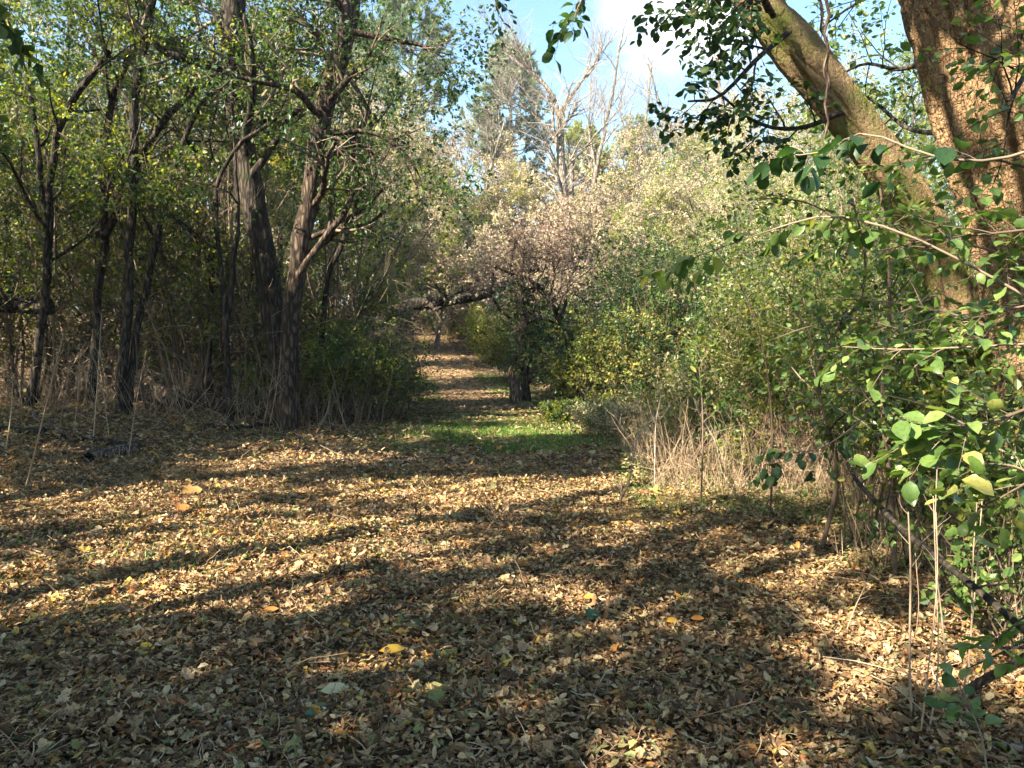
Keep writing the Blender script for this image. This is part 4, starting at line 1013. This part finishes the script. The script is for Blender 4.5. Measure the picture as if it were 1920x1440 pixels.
# thickets behind the near trunks
RG = 'green thicket behind the near trunks'
def rshrub(px, d, h, w, label, leafs, **k):
    a = dict(stems=16, br=8, tw=5, leafn=8, size=.062, bare=.12, tpl=QUAD, width=.62)
    a.update(k)
    return shrub('shrub', label, gp(px, d), h, w, a.pop('stems'), leafs, RG, **a)
rshrub(1560, 10.5, 4.2, 1.6, 'tall green shrub seen just right of the leaning trunk', ('near', 'green'), stems=20)
rshrub(1660, 9.5, 4.6, 1.5, 'leafy shrub between the leaning trunk and furrowed trunk', ('near', 'green', 'lime'), stems=22)
rshrub(1790, 11, 5.0, 1.9, 'dark leaved tall shrub behind the furrowed trunk', ('green', 'deep'), stems=20)
rshrub(1640, 14, 6.5, 2.2, 'high thicket shrub filling the gap between the trunks', ('green', 'near', 'lime'), stems=24, size=.08)
rshrub(1960, 9, 3.5, 1.6, 'green shrub at the right edge behind the trunks', ('near', 'green'), stems=18)
rshrub(1500, 9.0, 2.5, 1.1, 'sunlit shrub with many small leaves before the tall mottled shrub', ('lime', 'near', 'near'), stems=20, size=.055, leafn=9, bare=.42, stemmat='stalk')
rshrub(1600, 7.8, 2.4, 1.0, 'sunlit shrub under the leaning trunk', ('near', 'lime', 'near'), stems=16, size=.055, leafn=9, bare=.45, stemmat='stalk')
rshrub(1420, 9.2, 1.9, .9, 'low sunlit shrub above the stalk bed', ('lime', 'near'), stems=18, size=.052, leafn=8, bare=.5, stemmat='stalk')
rshrub(1700, 7.0, 1.9, .9, 'leafy shrub at the foot of the two trunks', ('near', 'lime', 'near'), stems=14, size=.055, bare=.4, stemmat='stalk')
rshrub(1310, 8.8, 1.45, .55, 'pale upright sapling clump at the left end of the stalk bed', ('lime', 'near', 'tan'), stems=16, size=.052, stemmat='stalk', r=.006, leafn=5)
rshrub(1270, 9.6, 1.25, .6, 'twiggy pale clump nearest the grass on the right', ('lime', 'tan', 'near'), stems=18, size=.045, stemmat='stalk', r=.005, leafn=4)
rshrub(1370, 8.2, 1.1, .5, 'small bright sapling in front of the stalk bed', ('near', 'lime'), stems=9, size=.06, stemmat='stalk', r=.005, leafn=5)
rshrub(1850, 6.9, 1.7, .9, 'shaded shrub close behind the furrowed trunk', ('near', 'green'), stems=14, size=.055)

rshrub(1620, 5.7, 1.5, .6, 'leafy shrub right behind the crooked sapling foot', ('near', 'lime'), stems=8, bare=.5, size=.055, tpl=OVAL3, leafn=6, br=6, r=.007)
rshrub(1740, 5.0, 1.5, .6, 'leafy shrub hiding the leaning trunk foot', ('near', 'lime'), stems=9, bare=.4, size=.055, tpl=OVAL3, leafn=6, br=6, r=.007)
rshrub(1850, 4.4, 1.35, .55, 'leafy shrub hiding the furrowed trunk foot', ('near', 'lime'), stems=9, bare=.35, size=.055, tpl=OVAL3, leafn=6, br=6, r=.007)
rshrub(1930, 3.6, 1.2, .5, 'shaded leafy shrub at the right edge before the furrowed trunk', ('green', 'near'), stems=10, size=.055, tpl=OVAL3, leafn=5, br=6, r=.006)
rshrub(1880, 6.0, 2.4, .8, 'taller shrub leaning against the furrowed trunk', ('near', 'lime', 'green'), stems=14, size=.055, tpl=OVAL3, leafn=6, br=7, r=.009)
rshrub(1780, 5.9, 2.6, .7, 'tall shrub in the fork between the near trunks', ('near', 'lime'), stems=12, size=.055, tpl=OVAL3, leafn=6, br=7, r=.009)
# bed of cut dry stalks
sb_ = MB(); n = 3400
x = R.uniform(1.5, 6.5, n); y = 7.4 + R.random(n) * 3.4 + (x - 1.5) * -.12
k = (fbm(x * 1.6, y * 1.6) > .34) & (y > 6.6 + .35 * np.abs(x - 4)); x = x[k]; y = y[k]; n = len(x)
c = walk(np.stack([x, y, G(x, y)], 1), np.stack([R.normal(size=n) * .27, R.normal(size=n) * .27, np.ones(n)], 1), R.uniform(.15, .9, n) * R.uniform(.6, 1.05, n), 5, .10)
tubes(sb_, c, R.uniform(.0014, .0040, (n, 1)) * np.linspace(1, .7, 5), 4, 0)
n = 1300
x = R.uniform(1.9, 4.6, n); y = R.uniform(4.2, 7.6, n); k = (x / y > .40 + .03 * (y - 4)) & (fbm(x * 1.9, y * 1.9 + 30) > .45); x = x[k]; y = y[k]; n = len(x)
c = walk(np.stack([x, y, G(x, y)], 1), np.stack([R.normal(size=n) * .3, R.normal(size=n) * .3, np.ones(n)], 1), R.lognormal(-1.1, .45, n), 5, .08)
tubes(sb_, c, R.uniform(.0012, .0035, (n, 1)) * np.linspace(1, .6, 5), 4, 0)
n = 1500
x = R.uniform(1.4, 5.5, n); y = R.uniform(7.0, 10, n)
c = walk(np.stack([x, y, G(x, y) + R.random(n) * .6], 1), np.stack([R.normal(size=n), R.normal(size=n), R.normal(size=n) * .6], 1), R.uniform(.2, .6, n), 4, .12)
tubes(sb_, c, np.full((n, 4), .0022), 3, 0)
gcv = MB(); n = 38000
x = R.uniform(1.2, 5.6, n); y = R.uniform(5.0, 10.2, n); k = (x / y > .15 + .30 * sstep(7.2, 6, y)) & (fbm(x * 1.5 + 4, y * 1.9 + 60) > .42); x = x[k]; y = y[k]; n = len(x)
hh = R.random(n) ** 1.6 * (.10 + .35 * sstep(7.2, 9.5, y))
leaves(gcv, np.stack([x, y, G(x, y) + .02 + hh], 1), R.normal(size=(n, 3)) * [1, 1, .4], R.normal(size=(n, 3)) * .6 + [0, 0, 1], .042 * R.uniform(.5, 1.4, n), OVAL3, .55, .1, .03, m=0)
own = R.random(n)
gcv.f[-1] = (gcv.f[-1][0], 0, False)
tag(gcv.build('ground_cover', [M['mixed']]), 'low yellow-green and tan ground cover in the sun among the stalks', 'ground cover', kind='stuff')
n = 260
x = R.uniform(1.5, 4.8, n); y = R.uniform(7.0, 9.8, n)
c = walk(np.stack([x, y, G(x, y)], 1), np.stack([R.normal(size=n) * .3, R.normal(size=n) * .3, np.ones(n)], 1), R.uniform(.5, 1.1, n), 6, .12)
tubes(sb_, c, np.full((n, 6), .003) * np.linspace(1, .5, 6), 4, 1)
c2, r2 = children(c, np.full((n, 6), .003), 7, .4, 1, (.22, .6), (25, 60), 4, .12, (0, 0, .04), .6, .0012); tubes(sb_, c2, r2, 3, 1)
tag(sb_.build('dry_reeds', [M['stalk'], M['stem']]), 'bed of upright cut tan stalks in the sun on the right', 'dry stalks', kind='stuff')

def dead_twig(label, pts, r=.006, n=12, ln=.22, mat='paletwig', group='pale dead twigs by the stalk bed'):
    p = catmull(np.asarray(pts), 10); mb = MB(); rad = np.linspace(r, r * .4, 10); tubes(mb, p, rad, 6, 0)
    c, rr = children(p[None], rad[None], n, .15, 1, (ln, .5), (25, 55), 5, .08, (0, 0, 0), .6, .0014); tubes(mb, c, rr, 3, 0)
    c2, r2 = children(c, rr, 3, .3, 1, (ln * .4, .6), (25, 55), 3, .08, (0, 0, 0), .6, .001); tubes(mb, c2, r2, 3, 0)
    tag(mb.build('dead_twig', [M[mat]], None, p[0]), label, 'twig', group)
q = gp(1180, 8.0)
dead_twig('pale forked dead twig reaching down left from the stalk bed', [q + [0, 0, .03], P(1195, 820, 8.0), P(1225, 785, 8.1), P(1260, 760, 8.2)], .009, 14, .22)
dead_twig('pale bare twig slanting up out of the stalk bed', [gp(1355, 8.0), P(1345, 840, 8.0), P(1320, 790, 8.1), P(1300, 745, 8.2)], .008, 8)
dead_twig('straight bleached twig crossing the stalk bed', [gp(1230, 7.9), P(1228, 850, 7.9), P(1230, 790, 8), P(1240, 740, 8)], .007, 8)
dead_twig('dark brown weed tuft at the edge of the bright patch', [gp(1165, 7.2), gp(1165, 7.2) + [.02, .02, .22]], .012, 26, .16, 'twig')

# upright dry stems in the right foreground
SG = 'pale upright dry stems in the right foreground'
for k, (bx, by, tx, ty, d, r, lab) in enumerate([
    (1712, 1310, 1703, 960, 3.0, .008, 'thick brownish dry stem left of the pale pair'), (1722, 1395, 1755, 960, 2.85, .005, 'pale stem leaning right, left one of the close pair'), (1738, 1370, 1750, 930, 2.9, .005, 'pale stem second of the close pair'),
    (1768, 1330, 1757, 880, 3.0, .006, 'straight pale stem that forks near its top'), (1800, 1280, 1832, 940, 3.15, .006, 'pale stem with a hooked top near the fallen grey branch'), (1815, 1275, 1842, 930, 3.2, .005, 'thin pale stem close beside the hooked one'),
    (1612, 960, 1608, 760, 6.0, .005, 'thin tan stem rising behind the dark diagonal branch'), (1580, 1180, 1640, 1060, 3.9, .004, 'short straw leaning right over the litter'), (1718, 1120, 1724, 960, 3.9, .004, 'thin straw behind the brownish stem')]):
    a = P(bx, by, d); gz = float(G(a[0], a[1])); a = P(bx, by, d); a[2] = gz - .01
    b = P(tx, ty, d); r *= .72; p = catmull([a, a * .66 + b * .34 + R.normal(size=3) * .012, a * .3 + b * .7 + R.normal(size=3) * .014, b], 12); rad = np.linspace(r, r * .5, 12)
    mb = MB(); tubes(mb, p, rad, 7, 0, True, .04)
    c, rr = children(p[None], rad[None], 7, .45, 1, (.13, .5), (20, 55), 5, .12, (0, 0, .03), .5, .001); tubes(mb, c, rr, 4, 0)
    tag(mb.build('dry_stalk', [M['stem']], None, a), lab, 'dry stem', SG)
for (pts, r, lab) in [([(1760, 1100, 2.9), (1640, 1045, 3.1), (1540, 1030, 3.2), (1455, 1017, 3.3)], .005, 'long thin twig slanting low over the litter from the right'),
                      ([(1800, 1420, 2.5), (1700, 1350, 2.7), (1600, 1270, 2.9), (1540, 1210, 3.1)], .004, 'thin straw crossing the lower right corner'),
                      ([(1500, 1255, 3.1), (1620, 1290, 3.0), (1740, 1295, 2.9), (1830, 1270, 2.9)], .003, 'fine level straw in front of the upright stems'),
                      ([(1560, 1090, 3.6), (1640, 1110, 3.5), (1700, 1135, 3.4), (1800, 1140, 3.3)], .004, 'bent straw lying behind the upright stems')]:
    q = np.array([gp(a, EYE * FPX / (b - 640)) for a, b, _ in pts]); q[:, 2] += [.05 + .05 * (e % 2) for e in range(len(q))]
    p = catmull(q, 10); mb = MB(); rad = np.linspace(r, r * .5, 10)
    tubes(mb, p, rad, 5, 0)
    c, rr = children(p[None], rad[None], 5, .2, 1, (.12, .5), (20, 50), 4, .1, (0, 0, 0), .6, .001); tubes(mb, c, rr, 3, 0)
    tag(mb.build('straw', [M['stalk']], None, p[0]), lab, 'straw', 'thin straws on the litter at the right')

# dark diagonal branch and broken grey branches at the lower right
def limb(name, label, pts, r0, r1, mat, n=5, ln=.25, cat='branch', rough=.06, K=24):
    p = catmull(pts, K); mb = MB(); rad = np.linspace(r0, r1, K) * (1 + R.normal(size=K) * .05); tubes(mb, p, rad, 10, 0, True, rough)
    tubes(mb, np.stack([p[-1], p[-1] + (p[-1] - p[-2]) * .3])[None], np.array([[r1, r1 * .3]]), 10, 0)
    if n:
        c, rr = children(p[None], rad[None], n, .1, .95, (ln, .6), (35, 70), 6, .1, (0, 0, .05), .35, .0015); tubes(mb, c, rr, 5, 0)
    return tag(mb.build(name, [M[mat]], None, p[0]), label, cat)
limb('fallen_branch', 'dark bent branch slanting down to the right edge', [P(2010, 1260, 2.35), P(1920, 1180, 2.45), P(1850, 1120, 2.6), P(1765, 1052, 2.9), P(1700, 1000, 3.3), P(1650, 950, 3.9), P(1605, 900, 4.6), P(1590, 870, 5.2)], .014, .012, 'dark', 7, .4)
limb('fallen_branch', 'broken grey branch poking in from the lower right edge', [P(1990, 1190, 2.3), P(1920, 1235, 2.35), P(1850, 1272, 2.45), P(1815, 1292, 2.5)], .018, .013, 'rot', 3, .25)
limb('fallen_branch', 'short grey branch lying at the bottom right corner', [gp(1960, 2.75) + [0, 0, .06], gp(1850, 2.8) + [0, 0, .05], gp(1740, 2.75) + [0, 0, .04]], .014, .009, 'rot', 3, .2)

# saplings in front of the trunks
spray('sapling', 'dark crooked sapling stem with hanging leaves right of the stalk bed', [gp(1548, 5.6), P(1570, 900, 5.5), P(1555, 810, 5.4), P(1532, 705, 5.3), P(1562, 630, 5.2), P(1612, 560, 5.1), P(1622, 480, 5.0), P(1600, 380, 4.8)], .018, 'near', 22, .55, 8, .065, cat='sapling', t0=.25, hang=.4, K=24)
spray('sapling', 'darker sapling stem standing before the furrowed trunk foot', [gp(1690, 5.0), P(1672, 930, 5.0), P(1660, 830, 5.0), P(1655, 700, 4.9), P(1668, 590, 4.8), P(1665, 470, 4.7), P(1650, 350, 4.6)], .022, 'near', 22, .6, 8, .065, cat='sapling', t0=.2, hang=.3, K=24)
spray('sapling', 'thin bending sapling left of the darker sapling', [gp(1640, 5.9), P(1660, 900, 5.6), P(1690, 800, 5.4), P(1720, 700, 5.2), P(1700, 600, 5.0)], .012, 'near', 14, .5, 7, .06, cat='sapling', t0=.25, K=20)
NB = 'leafy branches close to the camera on the right'
spray('leafy_branch', 'cluster of large bright sunlit leaves before the furrowed trunk foot', [P(2010, 740, 2.1), P(1930, 765, 2.1), P(1860, 790, 2.1), P(1790, 800, 2.1), P(1720, 815, 2.15)], .006, 'near', 13, .22, 8, .070, .68, -.03, group=NB, t0=.25, hang=.05)
spray('leafy_branch', 'low spray of light green leaves at the right edge below the bright cluster', [P(2020, 850, 1.9), P(1950, 890, 1.95), P(1890, 925, 2.0), P(1840, 950, 2.1)], .005, 'near', 7, .18, 6, .065, .68, -.03, group=NB, hang=.05)
spray('leafy_branch', 'shaded leaves on a long twig crossing in front of both trunks', [P(2000, 600, 2.4), P(1860, 520, 2.45), P(1700, 440, 2.5), P(1560, 405, 2.6), P(1450, 430, 2.7), P(1310, 480, 2.9), P(1200, 520, 3.1)], .005, 'near', 14, .16, 6, .068, .68, -.12, group=NB, t0=.1, hang=.9)
spray('leafy_branch', 'dark large leaves hanging in front of the leaning trunk', [P(2000, 260, 2.2), P(1860, 300, 2.25), P(1740, 290, 2.3), P(1620, 250, 2.4), P(1520, 290, 2.5), P(1430, 280, 2.6)], .005, 'deep', 9, .14, 5, .075, .68, -.1, group=NB, hang=.8)
spray('leafy_branch', 'leaves on a thin twig running level at mid height on the right', [P(2010, 640, 2.6), P(1860, 648, 2.7), P(1700, 655, 2.8), P(1580, 650, 3.0)], .004, 'near', 12, .2, 6, .06, .66, -.04, group=NB, hang=.2)
spray('leafy_branch', 'dense leafy twigs over the middle of the furrowed trunk', [P(2030, 420, 2.7), P(1930, 430, 2.8), P(1840, 440, 2.9), P(1740, 450, 3.1), P(1650, 470, 3.3)], .006, 'near', 18, .34, 7, .06, .66, -.02, group=NB, hang=.15)
spray('leafy_branch', 'leafy twigs before the lower furrowed trunk', [P(2040, 560, 3.0), P(1940, 570, 3.1), P(1850, 590, 3.2), P(1760, 610, 3.4)], .006, 'near', 14, .34, 7, .06, .66, -.02, group=NB, hang=.15)
spray('leafy_branch', 'dark leaves dangling over the stalk bed from the crooked sapling', [P(1640, 760, 4.2), P(1600, 800, 4.0), P(1540, 840, 3.9), P(1480, 850, 3.8), P(1440, 870, 3.8)], .005, 'deep', 9, .22, 6, .065, .72, -.1, group=NB, hang=.9)
spray('leafy_branch', 'few dark leaves low in the bottom right corner', [P(2000, 1110, 1.9), P(1930, 1150, 1.95), P(1880, 1190, 2.0), P(1850, 1210, 2.0)], .004, 'near', 5, .12, 4, .06, .7, -.02, group=NB, hang=.2)
spray('leafy_branch', 'green leaves on a thin stem rising at the bottom right', [P(1850, 1440, 2.0), P(1840, 1380, 2.05), P(1820, 1330, 2.1), P(1800, 1300, 2.1)], .003, 'near', 5, .10, 4, .055, .66, 0, group=NB, hang=.0)
for k, (x0, y0, d0, x1, y1, d1, n_, tl, ln_) in enumerate([
    (1990, 690, 3.4, 1560, 560, 4.2, 16, .42, 'arching leafy branch below the level twig in front of the leaning trunk foot'),
    (1960, 500, 3.8, 1520, 470, 4.8, 16, .45, 'pale lit leafy branch under the leaves crossing both trunks'),
    (1900, 860, 3.6, 1560, 730, 4.4, 14, .40, 'leafy branch above the dark diagonal branch'),
    (1980, 330, 3.9, 1600, 330, 4.6, 12, .40, 'leaves in front of the gap between the two trunks'),
    (1700, 620, 4.6, 1440, 640, 5.4, 14, .40, 'fine leafy branch left of the crooked sapling'),
    (2000, 960, 2.9, 1800, 880, 3.4, 10, .30, 'shaded leafy twigs at the right edge above the fallen branch'),
    (1600, 430, 4.6, 1380, 380, 5.4, 12, .36, 'fine leafy branch reaching left under the leaning trunk')]):
    a_ = P(x0, y0, d0); b_ = P(x1, y1, d1)
    spray('leafy_branch', ln_, [a_, a_ * .66 + b_ * .34 + [0, 0, .10], a_ * .33 + b_ * .67 + [0, 0, .08], b_], .007, 'near', n_, tl, 8, .058, .64, -.03, group=NB, hang=.25, t0=.05)
# upright sunlit sapling with large leaves at the left of the right bank
spray('sapling', 'upright sunlit sapling with a rosette of pale leaves above the stalk bed', [gp(1318, 7.0), P(1318, 800, 7.0), P(1312, 700, 7.0), P(1300, 600, 7.0)], .008, 'near', 12, .32, 6, .085, .42, .02, cat='sapling', hang=-.3, t0=.35)
spray('sapling', 'sapling with arching leafy top left of the crooked sapling', [gp(1450, 6.6), P(1448, 800, 6.6), P(1430, 650, 6.6), P(1390, 540, 6.6), P(1330, 455, 6.6)], .009, 'lime', 18, .42, 7, .065, .6, -.02, cat='sapling', hang=.2, t0=.3)
spray('sapling', 'leafy sapling between the stalk bed and the leaning trunk', [gp(1580, 6.9), P(1560, 780, 6.9), P(1520, 640, 6.9), P(1460, 520, 6.8), P(1400, 430, 6.8)], .010, 'near', 22, .5, 7, .06, .6, -.02, cat='sapling', hang=.2, t0=.25)
# sprays against the sky
spray('hanging_branch', 'dark oval leaves hanging from the top edge against the blue sky', [P(1120, -260, 3.3), P(1115, -100, 3.3), P(1100, -20, 3.3), P(1075, 30, 3.3), P(1050, 62, 3.3)], .006, 'deep', 7, .17, 5, .062, .62, -.05, group='dark sprays against the sky', t0=.45, hang=.25)
spray('hanging_branch', 'small dark leaf spray at the top edge left of the sky gap', [P(900, -200, 5), P(905, -80, 5), P(925, -10, 5), P(942, 40, 5)], .006, 'deep', 6, .22, 6, .055, .62, -.05, group='dark sprays against the sky', t0=.4, hang=.3)
spray('hanging_branch', 'dark oval leaves at the top edge right of the sky gap', [P(1390, -260, 3.6), P(1350, -120, 3.6), P(1330, -20, 3.6), P(1300, 30, 3.6)], .007, 'deep', 10, .26, 6, .062, .66, -.05, group='dark sprays against the sky', t0=.35, hang=.25)

# ------------------------------------------------------------------ unseen trees added left and behind: crowns shaped to shade the clearing
shade = [(-8.5, -4.5), (-9.5, 0.5), (-10.5, 5.0), (-14, 1.5), (-5.5, -7.0), (-14.5, 7.5), (-1.5, -8.5), (-13, -4.5), (-7.0, -1.0), (-8.6, 3.2), (-11.5, 9.0), (-3.2, -4.6), (-7.3, 6.4), (-5.6, 3.6), (-12.3, 3.2), (-10.9, 2.0), (-6.6, 0.9), (-4.9, -1.6), (-9.2, -2.4)]
for k, (x, y) in enumerate(shade):
    x += .8; y -= .7
    b = np.array([x, y, float(G(x, y))]); h = 8.5 + 2.2 * R.random()
    top = b + [R.normal() * .6, R.normal() * .6, h]; mid = (b + top) / 2 + R.normal(size=3) * [.3, .3, 0]
    tree('shade_maple', 'unseen maple added for shade on the left, ' + ['beside the camera', 'a step ahead of the camera', 'beside the hollow log end', 'second row, near the camera', 'behind the camera', 'second row, by the log', 'straight behind the camera', 'second row, behind the camera', 'nearest the camera on its left', 'nearest the clearing edge', 'at the corner of the wood', 'close behind the camera', 'nearest the corner of the brush', 'closest of all to the clearing', 'between the two rows, ahead', 'between the two rows, nearer', 'in the gap of the near row', 'at the near end of the near row', 'in the gap of the second row'][k], 'tree', [(np.array([b, mid, top]), .19, .05)], 'dark', ('green', 'lime'),
         'unseen maples added to shade the clearing', limbs=(16, .32 if k < 12 else .52, 1, 3.6, (45, 90)), br=8, tw=5, leafn=40, size=.13, width=.8, keep=keep_shade, sides=8, up=.02, cull=True)

for k, (x, y, w_) in enumerate([(-13.5, 7.0, 'the only one')]):  # unseen tree added to keep the left wood in shade
    b = np.array([x, y, float(G(x, y))]); h = 13.0
    top = b + [R.normal() * .6, R.normal() * .6, h]; mid = (b + top) / 2 + R.normal(size=3) * [.3, .3, 0]
    tree('shade_oak', 'tall unseen oak added beyond the left edge to shade the wood', 'tree', [(np.array([b, mid, top]), .25, .06)], 'dark', ('green', 'lime'),
         'unseen oaks added to shade the left wood', limbs=(16, .35, 1, 4.2, (45, 90)), br=8, tw=5, leafn=20, size=.16, width=.8, keep=keep_gaps, sides=8, up=.02, cull=True)


hm = bpy.data.materials.new("veil"); hm.use_nodes = True; ht = hm.node_tree; ht.nodes.clear()  # thin volume added to wash out the distance like lens flare
ho = ht.nodes.new("ShaderNodeOutputMaterial"); hv = ht.nodes.new("ShaderNodeVolumePrincipled")
hv.inputs['Density'].default_value = 0.0005; hv.inputs['Color'].default_value = (.95, .97, 1, 1); hv.inputs['Anisotropy'].default_value = 0
ht.links.new(hv.outputs[0], ho.inputs['Volume'])
hb = MB()
bx = np.array([(x, y, z) for x in (-152, 152) for y in (-62, 222) for z in (-2.0, 42.0)], float)
hb.add(bx, [(0, 1, 3, 2), (4, 6, 7, 5), (0, 4, 5, 1), (2, 3, 7, 6), (0, 2, 6, 4), (1, 5, 7, 3)])
tag(hb.build('veil', [hm]), 'added lens glow haze in the air over the whole wood', 'veil', kind='stuff')
